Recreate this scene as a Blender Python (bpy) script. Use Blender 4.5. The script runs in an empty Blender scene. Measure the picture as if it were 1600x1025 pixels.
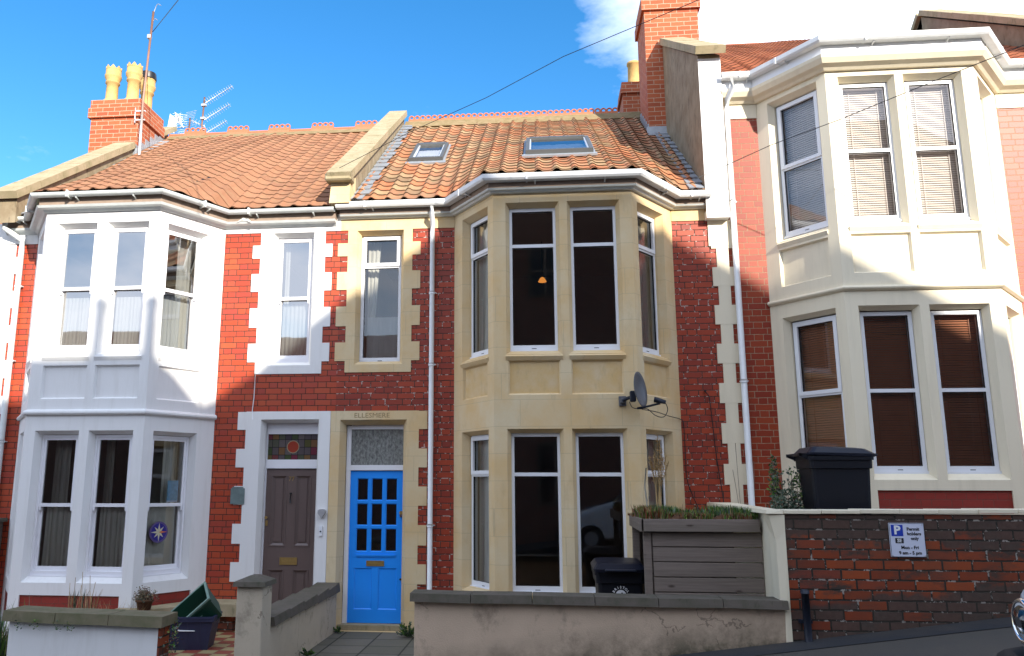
import bpy, math, random
from mathutils import Vector, Matrix
random.seed(7)
C = bpy.context.scene.collection
SC = bpy.context.scene
R = math.radians
PI = math.pi

# ------------------------------------------------------------------ camera
cam_d = bpy.data.cameras.new('camera'); cam = bpy.data.objects.new('camera', cam_d); C.objects.link(cam)
yaw, pitch, roll = -0.09972, 0.19029, 0.00226
fwd = Vector((math.sin(yaw)*math.cos(pitch), math.cos(yaw)*math.cos(pitch), math.sin(pitch)))
rt = Vector((math.cos(yaw), -math.sin(yaw), 0)); up = rt.cross(fwd)
r2 = rt*math.cos(roll)+up*math.sin(roll); u2 = -rt*math.sin(roll)+up*math.cos(roll)
cam.matrix_world = Matrix(((r2.x, u2.x, -fwd.x, 0), (r2.y, u2.y, -fwd.y, 0), (r2.z, u2.z, -fwd.z, 1.8), (0, 0, 0, 1)))
cam_d.sensor_width = 36; cam_d.lens = 36*1280/1600; cam_d.shift_x = 82.3/1600
cam_d.clip_start = .05; cam_d.clip_end = 2000
SC.camera = cam

# ------------------------------------------------------------------ light
SUN = Vector((.61, -1, .51)).normalized()          # towards the sun
sl = bpy.data.lights.new('sun', 'SUN'); sl.energy = 3.9; sl.angle = R(.53); sl.color = (1, .92, .79)
so = bpy.data.objects.new('sun', sl); C.objects.link(so)
so.rotation_euler = SUN.to_track_quat('Z', 'Y').to_euler(); so.location = (10, -20, 20)
SC.view_settings.view_transform = 'Standard'; SC.view_settings.look = 'None'
SC.view_settings.gamma = 1; SC.view_settings.use_curve_mapping = False
SC.view_settings.exposure = 1.2
W = bpy.data.worlds.new('World'); SC.world = W; W.use_nodes = True
SKY_STRENGTH = .15


class NT:
    """small helper round a node tree"""
    def __init__(s, nt):
        s.t = nt; s.t.nodes.clear()
    def n(s, typ, **kw):
        nd = s.t.nodes.new(typ)
        for k, v in kw.items(): setattr(nd, k, v)
        return nd
    def put(s, sock, v):
        if isinstance(v, bpy.types.NodeSocket): s.t.links.new(v, sock)
        elif v is not None:
            if hasattr(sock.default_value, '__len__') and not hasattr(v, '__len__'): v = [v]*len(sock.default_value)
            if hasattr(sock.default_value, '__len__') and len(sock.default_value) == 4 and len(v) == 3: v = (*v, 1)
            sock.default_value = v
    def m(s, op, a, b=None, c=None):
        nd = s.n('ShaderNodeMath', operation=op); s.put(nd.inputs[0], a); s.put(nd.inputs[1], b); s.put(nd.inputs[2], c)
        return nd.outputs[0]
    def mix(s, f, a, b, mode='MIX'):
        nd = s.n('ShaderNodeMix', data_type='RGBA', blend_type=mode)
        s.put(nd.inputs[0], f); s.put(nd.inputs[6], a); s.put(nd.inputs[7], b); return nd.outputs[2]
    def ramp(s, f, stops):
        nd = s.n('ShaderNodeValToRGB'); e = nd.color_ramp.elements
        while len(e) < len(stops): e.new(.5)
        for i, (p, c) in enumerate(stops):
            e[i].position = p; e[i].color = (*c, 1) if hasattr(c, '__len__') else (c, c, c, 1)
        s.put(nd.inputs[0], f); return nd.outputs[0]
    def noise(s, vec, scale, detail=4, rough=.55, out=0):
        nd = s.n('ShaderNodeTexNoise'); s.put(nd.inputs['Vector'], vec)
        nd.inputs['Scale'].default_value = scale; nd.inputs['Detail'].default_value = detail; nd.inputs['Roughness'].default_value = rough
        return nd.outputs[out]
    def pos(s): return s.n('ShaderNodeNewGeometry').outputs['Position']
    def sep(s, v):
        nd = s.n('ShaderNodeSeparateXYZ'); s.put(nd.inputs[0], v); return nd.outputs
    def comb(s, x, y, z=0):
        nd = s.n('ShaderNodeCombineXYZ')
        for i, v in enumerate((x, y, z)): s.put(nd.inputs[i], v)
        return nd.outputs[0]
    def scale(s, v, sc):
        nd = s.n('ShaderNodeVectorMath', operation='MULTIPLY'); s.put(nd.inputs[0], v); nd.inputs[1].default_value = sc; return nd.outputs[0]
    def white(s, v):
        nd = s.n('ShaderNodeTexWhiteNoise', noise_dimensions='2D'); s.put(nd.inputs['Vector'], v); return nd.outputs[0], nd.outputs[1]
    def bsdf(s, col, rough=.7, metal=0, bump=None, bstr=.3, bdist=.01, spec=.5, extra=None):
        b = s.n('ShaderNodeBsdfPrincipled'); s.put(b.inputs['Base Color'], col); s.put(b.inputs['Roughness'], rough)
        b.inputs['Metallic'].default_value = metal; b.inputs['Specular IOR Level'].default_value = spec
        if bump is not None:
            bn = s.n('ShaderNodeBump'); bn.inputs['Strength'].default_value = bstr; bn.inputs['Distance'].default_value = bdist
            s.put(bn.inputs['Height'], bump); s.t.links.new(bn.outputs[0], b.inputs['Normal'])
        if extra: extra(b)
        o = s.n('ShaderNodeOutputMaterial'); s.t.links.new(b.outputs[0], o.inputs[0]); return b


# sky: Nishita with drifting cloud (all by direction, lives in the world)
w = NT(W.node_tree)
sky = w.n('ShaderNodeTexSky', sky_type='NISHITA', sun_disc=False)
sky.sun_elevation = math.asin(SUN.z); sky.sun_rotation = math.atan2(SUN.x, SUN.y)
sky.air_density = 1.0; sky.dust_density = .3; sky.ozone_density = 2.2; sky.altitude = 50
tc = w.n('ShaderNodeTexCoord').outputs['Generated']
hs = w.n('ShaderNodeHueSaturation'); hs.inputs['Saturation'].default_value = 1.36; hs.inputs['Value'].default_value = .80
w.t.links.new(sky.outputs[0], hs.inputs['Color'])
x_, y_, z_ = w.sep(tc)[:3]
cn = w.noise(w.scale(tc, (1, 1, 2.2)), 3.1, 7, .6)
# cloud cover: heavier towards the right of the street; unseen bank behind the viewer added as fill light
def dotm(d):
    nd = w.n('ShaderNodeVectorMath', operation='DOT_PRODUCT'); w.t.links.new(tc, nd.inputs[0]); nd.inputs[1].default_value = Vector(d).normalized(); return nd.outputs['Value']
mr = w.n('ShaderNodeMapRange'); w.put(mr.inputs[0], dotm((.60, 1.0, .66))); mr.inputs[1].default_value = .885; mr.inputs[2].default_value = .985; mr.inputs[3].default_value = 0; mr.inputs[4].default_value = .58
mb_ = w.n('ShaderNodeMapRange'); w.put(mb_.inputs[0], y_); mb_.inputs[1].default_value = .15; mb_.inputs[2].default_value = -.25; mb_.inputs[3].default_value = 0; mb_.inputs[4].default_value = .40
cov = w.m('ADD', w.m('ADD', cn, mr.outputs[0]), mb_.outputs[0])
cmask = w.ramp(cov, [(.62, 0), (.95, 1)])
ccol = w.mix(w.noise(tc, 5, 4), (4.0, 4.6, 5.8), (6.0, 6.4, 7.3))
colr = w.mix(cmask, hs.outputs[0], ccol)
bg = w.n('ShaderNodeBackground'); w.put(bg.inputs[0], colr); bg.inputs[1].default_value = SKY_STRENGTH
wo = w.n('ShaderNodeOutputWorld'); w.t.links.new(bg.outputs[0], wo.inputs[0])

# ------------------------------------------------------------------ materials
def mat(name):
    m = bpy.data.materials.new(name); m.use_nodes = True; return m, NT(m.node_tree)

def plain(name, col, rough=.6, metal=0, var=.08, vs=6., spec=.5, bstr=.0, bs=40, coat=0):
    m, t = mat(name); p = t.pos()
    c = t.mix(t.noise(p, vs, 5), tuple(max(0, c*(1-var)) for c in col), tuple(min(1, c*(1+var)) for c in col))
    b = t.bsdf(c, rough, metal, t.noise(p, bs, 3) if bstr else None, bstr, .004, spec)
    if coat: b.inputs['Coat Weight'].default_value = coat; b.inputs['Coat Roughness'].default_value = .05
    return m

def brickmat(name, cols, mortar, L=.345, h=.0815, mw=.008, head=.655, flemish=True, flake=0., grime=0., bump=.5, z0=0., dark=None, rough=.55, soot=None):
    """coursed brickwork: each brick gets its own tone"""
    m, t = mat(name); p = t.pos(); s = t.sep(p); nrm = t.sep(t.n('ShaderNodeNewGeometry').outputs['Normal'])
    side = t.m('GREATER_THAN', t.m('ABSOLUTE', nrm[0]), .65)
    wob = t.m('MULTIPLY', t.m('SUBTRACT', t.noise(p, 9, 2), .5), .012)
    u = t.m('ADD', t.m('ADD', t.m('MULTIPLY', s[0], t.m('SUBTRACT', 1, side)), t.m('MULTIPLY', s[1], side)), 20.)
    zz = t.m('ADD', t.m('ADD', s[2], 10-z0), wob)
    row = t.m('FLOOR', t.m('DIVIDE', zz, h)); fz = t.m('FRACT', t.m('DIVIDE', zz, h))
    par = t.m('MULTIPLY', t.m('MODULO', row, 2), .5 if flemish else .5)
    jit = t.m('MULTIPLY', t.white(t.comb(row, 3.3))[0], .06)
    uu = t.m('ADD', t.m('ADD', t.m('DIVIDE', u, L), par), jit); fu = t.m('FRACT', uu); cid = t.m('FLOOR', uu)
    dz = t.m('MULTIPLY', t.m('MINIMUM', fz, t.m('SUBTRACT', 1, fz)), h)
    du = t.m('MINIMUM', fu, t.m('SUBTRACT', 1, fu))
    if flemish:
        du = t.m('MINIMUM', du, t.m('ABSOLUTE', t.m('SUBTRACT', fu, head)))
        cid = t.m('ADD', t.m('MULTIPLY', cid, 2), t.m('GREATER_THAN', fu, head))
    du = t.m('MULTIPLY', du, L)
    d = t.m('MINIMUM', dz, du)
    edge = t.m('ADD', d, t.m('MULTIPLY', t.m('SUBTRACT', t.noise(p, 55, 3), .5), .007))
    mk = t.n('ShaderNodeMapRange', interpolation_type='SMOOTHSTEP'); t.put(mk.inputs[0], edge)
    mk.inputs[1].default_value = mw*.5-.0015; mk.inputs[2].default_value = mw*.5+.0025; face = mk.outputs[0]
    wn, wc = t.white(t.comb(cid, row))
    n = len(cols)
    bc = t.ramp(wn, [(i/(n-1), c) for i, c in enumerate(cols)])
    bc = t.mix(t.m('MULTIPLY', t.noise(p, 24, 6, .7), .35), bc, tuple(c*.55 for c in cols[0]))
    mc = t.mix(t.noise(p, 30, 4), mortar, tuple(min(1, c*1.7) for c in mortar))
    if flake:
        fl = t.m('MULTIPLY', t.m('GREATER_THAN', t.noise(p, 13, 5, .7), .56), flake)
        mc = t.mix(fl, mc, (.62, .56, .50))
        f2 = t.m('MULTIPLY', t.m('GREATER_THAN', t.noise(p, 34, 5, .8), .72), .5*min(1, flake))
        bc = t.mix(f2, bc, (.55, .45, .42))
    if dark:                                  # soot and lichen: broad irregular patches
        lo, hi, dc = dark
        dn = t.ramp(t.noise(t.scale(p, (1, 1, 2.4)), 1.6, 7, .75), [(lo, 0), (hi, 1)])
        bc = t.mix(t.m('MULTIPLY', dn, t.m('GREATER_THAN', wc if False else wn, .22)), bc, dc)
    if soot:                                  # grimy band under the coping and rough dark courses at the foot
        top, mid, lo_ = soot
        a_ = t.n('ShaderNodeMapRange'); t.put(a_.inputs[0], t.m('ADD', s[2], t.m('MULTIPLY', t.m('SUBTRACT', t.noise(p, 2.2, 5, .7), .5), .7))); a_.inputs[1].default_value = mid; a_.inputs[2].default_value = mid+.06
        b_ = t.n('ShaderNodeMapRange'); t.put(b_.inputs[0], t.m('ADD', t.m('SUBTRACT', s[2], t.m('MULTIPLY', s[0], .131)), t.m('MULTIPLY', t.m('SUBTRACT', t.noise(p, 3.1, 5, .7), .5), .3))); b_.inputs[1].default_value = lo_; b_.inputs[2].default_value = lo_-.05
        k_ = t.m('MAXIMUM', a_.outputs[0], b_.outputs[0]); w2_, _ = t.white(t.comb(row, cid))
        bc = t.mix(t.m('MULTIPLY', k_, t.m('MULTIPLY', t.m('GREATER_THAN', w2_, .22), .9)), bc, t.mix(t.noise(p, 16, 6, .8), (.022, .017, .014), (.12, .085, .07)))
    col = t.mix(face, mc, bc)
    if grime:
        g = t.ramp(t.noise(p, 1.3, 6, .7), [(.42, 0), (.72, 1)])
        col = t.mix(t.m('MULTIPLY', g, grime), col, (.06, .045, .035))
    hgt = t.m('ADD', t.m('MULTIPLY', face, .8), t.m('MULTIPLY', t.noise(p, 60, 4), .2))
    t.bsdf(col, t.mix(face, (.95,)*3, (rough,)*3), 0, hgt, bump, .008, .35)
    return m

def stonemat(name, base, blotch, amt=.8, joint=0., stain=(.30, .22, .12), st=.35, rough=.85, scl=1.):
    m, t = mat(name); p = t.pos(); s = t.sep(p)
    n1 = t.noise(p, 2.2*scl, 6, .6); n2 = t.noise(t.scale(p, (1.5, 1.5, .5)), 5*scl, 5, .65)
    c = t.mix(t.ramp(n1, [(.38, 0), (.66, 1)]), base, blotch)
    c = t.mix(t.m('MULTIPLY', t.ramp(n2, [(.56, 0), (.75, 1)]), st), c, stain)
    c = t.mix(t.m('MULTIPLY', t.noise(p, 45, 4), .22*amt), c, tuple(x*.6 for x in base))
    hgt = t.noise(p, 50, 5)
    if joint:
        # ashlar courses with fine joints, each block its own tone
        zz = t.m('DIVIDE', t.m('ADD', s[2], 10.02), .33); row = t.m('FLOOR', zz); fz = t.m('FRACT', zz)
        uu = t.m('ADD', t.m('DIVIDE', t.m('ADD', t.m('ADD', s[0], t.m('MULTIPLY', s[1], .8)), 20), .62), t.m('MULTIPLY', row, .37)); fu = t.m('FRACT', uu)
        wn, _ = t.white(t.comb(t.m('FLOOR', uu), row))
        c = t.mix(t.m('MULTIPLY', wn, .30), c, blotch)
        c = t.mix(t.m('MULTIPLY', t.m('LESS_THAN', t.m('MINIMUM', t.m('MULTIPLY', t.m('MINIMUM', fz, t.m('SUBTRACT', 1, fz)), .33), t.m('MULTIPLY', t.m('MINIMUM', fu, t.m('SUBTRACT', 1, fu)), .62)), .0035), joint), c, tuple(x*.55 for x in base))
    t.bsdf(c, rough, 0, hgt, .25, .004, .3)
    return m

def paintmat(name, col, dirt=(.4, .38, .34), amt=.25, rough=.6, bump=.15):
    m, t = mat(name); p = t.pos()
    streak = t.ramp(t.noise(t.scale(p, (6, 6, .7)), 1.5, 6, .65), [(.50, 0), (.80, 1)])
    c = t.mix(t.m('MULTIPLY', streak, amt), col, dirt)
    c = t.mix(t.m('MULTIPLY', t.noise(p, 3, 5), .12), c, tuple(x*.8 for x in col))
    t.bsdf(c, rough, 0, t.noise(p, 38, 5), bump, .004, .35)
    return m

def rendermat(name, col, low):
    """old pebbly render: cracks, green-black damp staining from the foot up"""
    m, t = mat(name); p = t.pos(); s = t.sep(p)
    c = t.mix(t.noise(p, 3, 6, .65), tuple(x*.82 for x in col), tuple(min(1, x*1.1) for x in col))
    v = t.n('ShaderNodeTexVoronoi', feature='DISTANCE_TO_EDGE'); wv = t.n('ShaderNodeVectorMath', operation='ADD')
    t.put(wv.inputs[0], p); t.put(wv.inputs[1], t.scale(t.noise(p, 4, 4, .6, 1), (.35,)*3)); t.t.links.new(wv.outputs[0], v.inputs['Vector']); v.inputs['Scale'].default_value = 1.7
    crack = t.m('MULTIPLY', t.m('LESS_THAN', v.outputs[0], .008), t.m('GREATER_THAN', t.noise(p, 1.1, 2), .50))
    c = t.mix(t.m('MULTIPLY', crack, .55), c, (.12, .09, .07))
    hgt = t.m('SUBTRACT', s[2], t.m('MULTIPLY', s[0], .131))
    lowm = t.n('ShaderNodeMapRange'); t.put(lowm.inputs[0], hgt); lowm.inputs[1].default_value = low+.30; lowm.inputs[2].default_value = low-.05
    stain = t.m('MULTIPLY', lowm.outputs[0], t.ramp(t.noise(p, 3.3, 7, .72), [(.30, 0), (.62, 1)]))
    c = t.mix(stain, c, (.075, .07, .045))
    s2 = t.ramp(t.noise(t.scale(p, (1, 1, .8)), 2.6, 7, .75), [(.55, 0), (.74, 1)])
    c = t.mix(t.m('MULTIPLY', s2, .6), c, (.10, .08, .06))
    t.bsdf(c, .92, 0, t.noise(p, 75, 4, .7), .7, .006, .2)
    return m

def tilemat(name, cols, lichen, lam, edge=.45, mort=None):
    m, t = mat(name); p = t.pos(); uv = t.n('ShaderNodeTexCoord').outputs['UV']; s = t.sep(uv)
    wn, wc = t.white(t.comb(t.m('FLOOR', s[0]), t.m('FLOOR', s[1])))
    n = len(cols); c = t.ramp(wn, [(i/(n-1), x) for i, x in enumerate(cols)])
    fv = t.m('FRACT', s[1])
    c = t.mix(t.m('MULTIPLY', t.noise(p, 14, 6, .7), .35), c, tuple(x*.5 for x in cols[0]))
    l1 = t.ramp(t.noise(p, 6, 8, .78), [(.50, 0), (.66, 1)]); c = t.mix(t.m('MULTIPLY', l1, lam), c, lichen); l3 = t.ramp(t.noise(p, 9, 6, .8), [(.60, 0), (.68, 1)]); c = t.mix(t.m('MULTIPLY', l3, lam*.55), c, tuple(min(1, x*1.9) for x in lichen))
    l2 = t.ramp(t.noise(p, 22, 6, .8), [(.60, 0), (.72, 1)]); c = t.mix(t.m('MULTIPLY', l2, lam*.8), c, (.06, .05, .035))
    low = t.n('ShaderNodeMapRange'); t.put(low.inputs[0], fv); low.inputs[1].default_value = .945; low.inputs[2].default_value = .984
    c = t.mix(t.m('MULTIPLY', low.outputs[0], edge), c, (.022, .014, .010))  # shade of the gap under each tile's lower edge, painted into the colour
    t.bsdf(c, .85, 0, t.noise(p, 60, 5, .7), .4, .005, .25)
    return m

def glassmat(name, tint=(.97, .98, .97), refl=.06, rough=.01, warp=.018, frost=0):
    m, t = mat(name); p = t.pos()
    tr = t.n('ShaderNodeBsdfTransparent'); t.put(tr.inputs[0], tint)
    gl = t.n('ShaderNodeBsdfGlossy'); gl.inputs['Roughness'].default_value = rough
    bn = t.n('ShaderNodeBump'); bn.inputs['Strength'].default_value = warp; bn.inputs['Distance'].default_value = .02
    t.put(bn.inputs['Height'], t.noise(p, 1.7, 2)); t.t.links.new(bn.outputs[0], gl.inputs['Normal'])
    fr = t.n('ShaderNodeFresnel'); fr.inputs[0].default_value = 1.5
    f = t.m('MINIMUM', t.m('ADD', t.m('MULTIPLY', fr.outputs[0], 1.6), refl), 1.)
    mx = t.n('ShaderNodeMixShader'); t.put(mx.inputs[0], f); t.t.links.new(tr.outputs[0], mx.inputs[1]); t.t.links.new(gl.outputs[0], mx.inputs[2])
    out = mx.outputs[0]
    if frost:
        df = t.n('ShaderNodeBsdfPrincipled'); n1 = t.noise(t.scale(p, (1, 1, .45)), 34, 5, .75)
        t.put(df.inputs['Base Color'], t.ramp(n1, [(.36, (.10, .105, .10)), (.5, (.24, .25, .235)), (.66, (.40, .41, .39))])); df.inputs['Roughness'].default_value = .12
        b2 = t.n('ShaderNodeBump'); b2.inputs['Strength'].default_value = 1; b2.inputs['Distance'].default_value = .02; t.put(b2.inputs['Height'], n1); t.t.links.new(b2.outputs[0], df.inputs['Normal'])
        m2 = t.n('ShaderNodeMixShader'); m2.inputs[0].default_value = frost; t.t.links.new(out, m2.inputs[1]); t.t.links.new(df.outputs[0], m2.inputs[2]); out = m2.outputs[0]
    o = t.n('ShaderNodeOutputMaterial'); t.t.links.new(out, o.inputs[0])
    return m

def clothmat(name, col, trans=.35):
    m, t = mat(name); p = t.pos()
    c = t.mix(t.noise(t.scale(p, (1, 1, .1)), 25, 3), tuple(x*.85 for x in col), col)
    d = t.n('ShaderNodeBsdfDiffuse'); t.put(d.inputs[0], c); tl = t.n('ShaderNodeBsdfTranslucent'); t.put(tl.inputs[0], c)
    mx = t.n('ShaderNodeMixShader'); mx.inputs[0].default_value = trans; t.t.links.new(d.outputs[0], mx.inputs[1]); t.t.links.new(tl.outputs[0], mx.inputs[2])
    o = t.n('ShaderNodeOutputMaterial'); t.t.links.new(mx.outputs[0], o.inputs[0]); return m

def leafmat(name, a, b, c3=None):
    m, t = mat(name); p = t.pos()
    inf = t.n('ShaderNodeNewGeometry').outputs['Random Per Island']
    st = [(0, a), (.6, b)] + ([(1, c3)] if c3 else [(1, b)])
    c = t.ramp(inf, st)
    def ex(bb): pass
    t.bsdf(c, .6, 0, None, spec=.3); return m

M = {}
M['brick1'] = brickmat('glazed red brick, dark mortar', [(.40, .055, .022), (.48, .080, .034), (.43, .060, .030), (.37, .058, .040), (.50, .095, .036)], (.045, .025, .018), mw=.009, L=.345, rough=.38)
M['brick2'] = brickmat('red brick, flaking pale mortar', [(.32, .046, .022), (.42, .064, .026), (.27, .040, .026), (.39, .062, .030), (.24, .040, .026)], (.05, .03, .025), mw=.010, flake=.7, L=.365, rough=.45)
M['brick3'] = brickmat('red brick, fine white mortar', [(.29, .036, .012), (.34, .055, .018), (.25, .032, .014), (.32, .045, .017)], (.24, .18, .12), mw=.006, L=.34, h=.084, rough=.45)
M['brickp'] = brickmat('plinth brick painted over', [(.26, .030, .02), (.30, .036, .024)], (.12, .04, .03), mw=.006, L=.34, rough=.6, bump=.2)
M['brickc'] = brickmat('orange chimney brick', [(.38, .090, .036), (.46, .125, .052), (.42, .105, .042), (.34, .08, .036)], (.34, .24, .17), mw=.010, L=.235, h=.0855, flemish=False, rough=.8)
M['brickw'] = brickmat('sooty street wall brick', [(.22, .040, .014), (.34, .070, .02), (.27, .05, .015), (.13, .035, .02), (.30, .06, .018), (.18, .045, .03)], (.022, .019, .015), mw=.014, L=.252, h=.0885, flemish=False, grime=.6, dark=(.50, .62, (.055, .04, .032)), soot=(1.55, 1.22, .45), rough=.85, bump=1., flake=.5)
M['brickd'] = brickmat('dark red opposite brick', [(.17, .075, .055), (.21, .09, .065)], (.17, .15, .13), L=.345, rough=.8)
M['stone2'] = stonemat('honey limestone', (.70, .58, .38), (.68, .48, .24), .8, .4, stain=(.40, .30, .17), st=.40, scl=.8)
M['stonep'] = stonemat('orange limestone panel', (.64, .44, .20), (.66, .52, .32), .8, 0, scl=1.6)
M['stonec'] = stonemat('lichened coping stone', (.42, .34, .22), (.30, .26, .15), 1., 0, (.10, .10, .05), .7, scl=2)
M['stoner'] = stonemat('parapet render', (.24, .185, .115), (.34, .28, .19), 1., 0, (.05, .045, .03), .85, scl=1.8)
M['stoneg'] = stonemat('dark mossy coping', (.13, .11, .09), (.09, .085, .06), 1., 0, (.04, .045, .02), .7, scl=3)
M['stonem'] = stonemat('green grey coping', (.20, .17, .11), (.13, .13, .07), 1., 0, (.05, .06, .03), .7, scl=3)
M['white'] = paintmat('white masonry paint', (.80, .80, .80), (.46, .44, .39), .26)
M['cream'] = paintmat('cream masonry paint', (.80, .72, .55), (.42, .38, .26), .26)
M['upvc'] = plain('white window plastic', (.78, .80, .84), .35, var=.03)
M['wood_white'] = plain('white gloss joinery', (.80, .80, .84), .4, var=.05)
M['gutter'] = plain('white gutter plastic', (.72, .74, .76), .4, var=.12, vs=9)
M['gutterg'] = plain('weathered grey white gutter', (.62, .66, .66), .5, var=.18, vs=8)
M['fascia'] = plain('brown grey fascia board', (.27, .20, .155), .8, var=.3, vs=10)
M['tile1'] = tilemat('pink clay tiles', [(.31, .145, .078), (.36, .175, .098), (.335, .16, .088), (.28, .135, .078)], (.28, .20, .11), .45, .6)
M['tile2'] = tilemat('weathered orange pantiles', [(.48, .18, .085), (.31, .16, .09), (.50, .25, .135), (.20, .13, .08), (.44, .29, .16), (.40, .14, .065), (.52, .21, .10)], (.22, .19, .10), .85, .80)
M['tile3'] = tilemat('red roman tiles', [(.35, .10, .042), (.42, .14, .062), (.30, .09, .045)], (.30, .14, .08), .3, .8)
M['ridge'] = plain('terracotta ridge', (.47, .15, .075), .8, var=.2, vs=12)
M['ridgem'] = stonemat('mossy ridge mortar', (.27, .20, .11), (.20, .15, .07), 1, 0, scl=4)
M['lead'] = plain('lead flashing', (.33, .36, .40), .45, .3, .25, 12)
M['pot'] = plain('buff clay pot', (.50, .32, .115), .75, var=.4, vs=8)
M['black'] = plain('black metal', (.015, .015, .017), .4, .2, .2)
M['iron'] = plain('dark blue black iron', (.012, .016, .03), .5, .2, .3)
M['steel'] = plain('galvanised steel', (.50, .50, .52), .4, .6, .2)
M['rust'] = plain('rusty pole', (.35, .20, .15), .6, .3, .5, 5)
M['alu'] = plain('aluminium aerial', (.75, .77, .80), .35, .5, .05)
M['skyf'] = plain('grey skylight frame', (.12, .125, .125), .45, .3, .1)
M['glass'] = glassmat('window glass')
M['glass_up'] = glassmat('old sash glass', (.95, .97, .97), .34, .02, .03)
M['glass_sky'] = glassmat('skylight glass', (1., 1., 1.), .04, .04, .1)
M['glass_frost'] = glassmat('cast cathedral glass', (.6, .6, .6), .1, .1, .3, .85)
M['glass_dark'] = glassmat('door glass', (.5, .5, .5), .05, .06, .15)
M['curtain'] = clothmat('cream curtain', (.90, .88, .80), .45)
M['net'] = clothmat('white net curtain', (.93, .94, .92), .5)
M['curtain_blue'] = clothmat('navy curtain lining', (.05, .09, .30), .2)
M['curtain_lace'] = clothmat('grey lace curtain', (.62, .60, .54), .5)
M['blind'] = plain('wood brown blind slat', (.48, .20, .11), .5, var=.15)
M['blindw'] = plain('pale blind slat', (.80, .72, .68), .5, var=.06)
M['inside'] = plain('dim room wall', (.34, .26, .21), .9, var=.25, vs=1)
M['insidef'] = plain('dark floorboards', (.08, .055, .04), .7, var=.2, vs=2)
M['blue'] = plain('bright blue door paint', (.012, .29, 1.0), .38, var=.06, vs=5, coat=.2)
M['taupe'] = plain('brown grey door paint', (.125, .088, .080), .4, var=.08, coat=.2)
M['brass'] = plain('aged brass', (.42, .28, .10), .4, .6, .25, 30)
M['chrome'] = plain('chrome', (.8, .8, .82), .12, 1, .02)
M['bin'] = plain('black bin plastic', (.006, .007, .012), .5, var=.2, spec=.3, bstr=.1)
M['binlid'] = plain('dark blue black lid', (.008, .010, .022), .4, var=.2, spec=.35)
M['plastic_green'] = plain('green box plastic', (.008, .050, .030), .5, var=.25)
M['plastic_rim'] = plain('worn pale green rim', (.16, .25, .21), .55, var=.3, vs=14)
M['plastic_navy'] = plain('navy box plastic', (.018, .022, .060), .5, var=.2)
M['signw'] = plain('sign enamel', (.62, .66, .80), .4, var=.04)
M['signb'] = plain('sign blue', (.015, .05, .42), .4, var=.02)
M['ink'] = plain('black lettering', (.012, .012, .015), .5, var=.02)
M['inkw'] = plain('white lettering', (.8, .82, .85), .5, var=.02)
M['carve'] = plain('worn carved letters', (.30, .21, .10), .9, var=.4, vs=30)
M['render2'] = rendermat('pebbly pink grey render', (.60, .46, .34), .18)
M['render0'] = rendermat('cream render', (.55, .47, .36), -.35)
M['carpaint'] = plain('white car paint', (.75, .75, .76), .2, var=.02, coat=.8)
M['rubber'] = plain('tyre rubber', (.012, .012, .012), .8, var=.2)
M['soil'] = plain('brown moss and soil', (.10, .045, .02), .95, var=.5, vs=20, bstr=.8)
M['dish'] = plain('grey dish', (.11, .115, .13), .45, var=.15, vs=10)
M['slate'] = plain('slate plaque', (.14, .19, .19), .5, var=.4, vs=20)
M['leaf'] = leafmat('green leaves', (.035, .09, .015), (.09, .20, .03), (.22, .28, .06))
M['leafd'] = leafmat('grey green leaves', (.03, .055, .035), (.07, .11, .07), (.22, .26, .20))
M['leafr'] = leafmat('brown purple leaves', (.10, .05, .035), (.20, .11, .07), (.30, .24, .12))
M['leafo'] = leafmat('rusty sedum', (.18, .05, .015), (.28, .10, .03), (.10, .13, .03))
M['straw'] = leafmat('dry straw stems', (.35, .22, .09), (.50, .34, .16), (.28, .16, .08))

def glowmat():
    m, t = mat('lit orange lampshade'); b = t.bsdf((.6, .2, .05), .6); b.inputs['Emission Color'].default_value = (1, .35, .06, 1); b.inputs['Emission Strength'].default_value = .35; M['lampglow'] = m
glowmat()

def woodmat():
    m, t = mat('weathered grey timber'); p = t.pos(); s = t.sep(p)
    row = t.m('FLOOR', t.m('DIVIDE', t.m('SUBTRACT', s[2], 0.0), .143))
    g = t.noise(t.comb(t.m('MULTIPLY', t.m('ADD', s[0], s[1]), 1.2), row, t.m('MULTIPLY', s[2], 28)), 2.2, 6, .7)
    c = t.mix(g, (.095, .076, .068), (.32, .26, .225))
    wn, _ = t.white(t.comb(row, 1.)); c = t.mix(t.m('MULTIPLY', wn, .35), c, (.10, .095, .065))
    v = t.n('ShaderNodeTexVoronoi'); t.put(v.inputs['Vector'], t.comb(t.m('MULTIPLY', s[0], 2.6), row, t.m('MULTIPLY', s[2], 7))); v.inputs['Scale'].default_value = 1.
    knot = t.ramp(v.outputs[0], [(.05, 1), (.12, 0)]); c = t.mix(t.m('MULTIPLY', knot, .8), c, (.045, .03, .025))
    t.bsdf(c, .85, 0, g, .5, .004, .2); return m
M['wood'] = woodmat()

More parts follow.
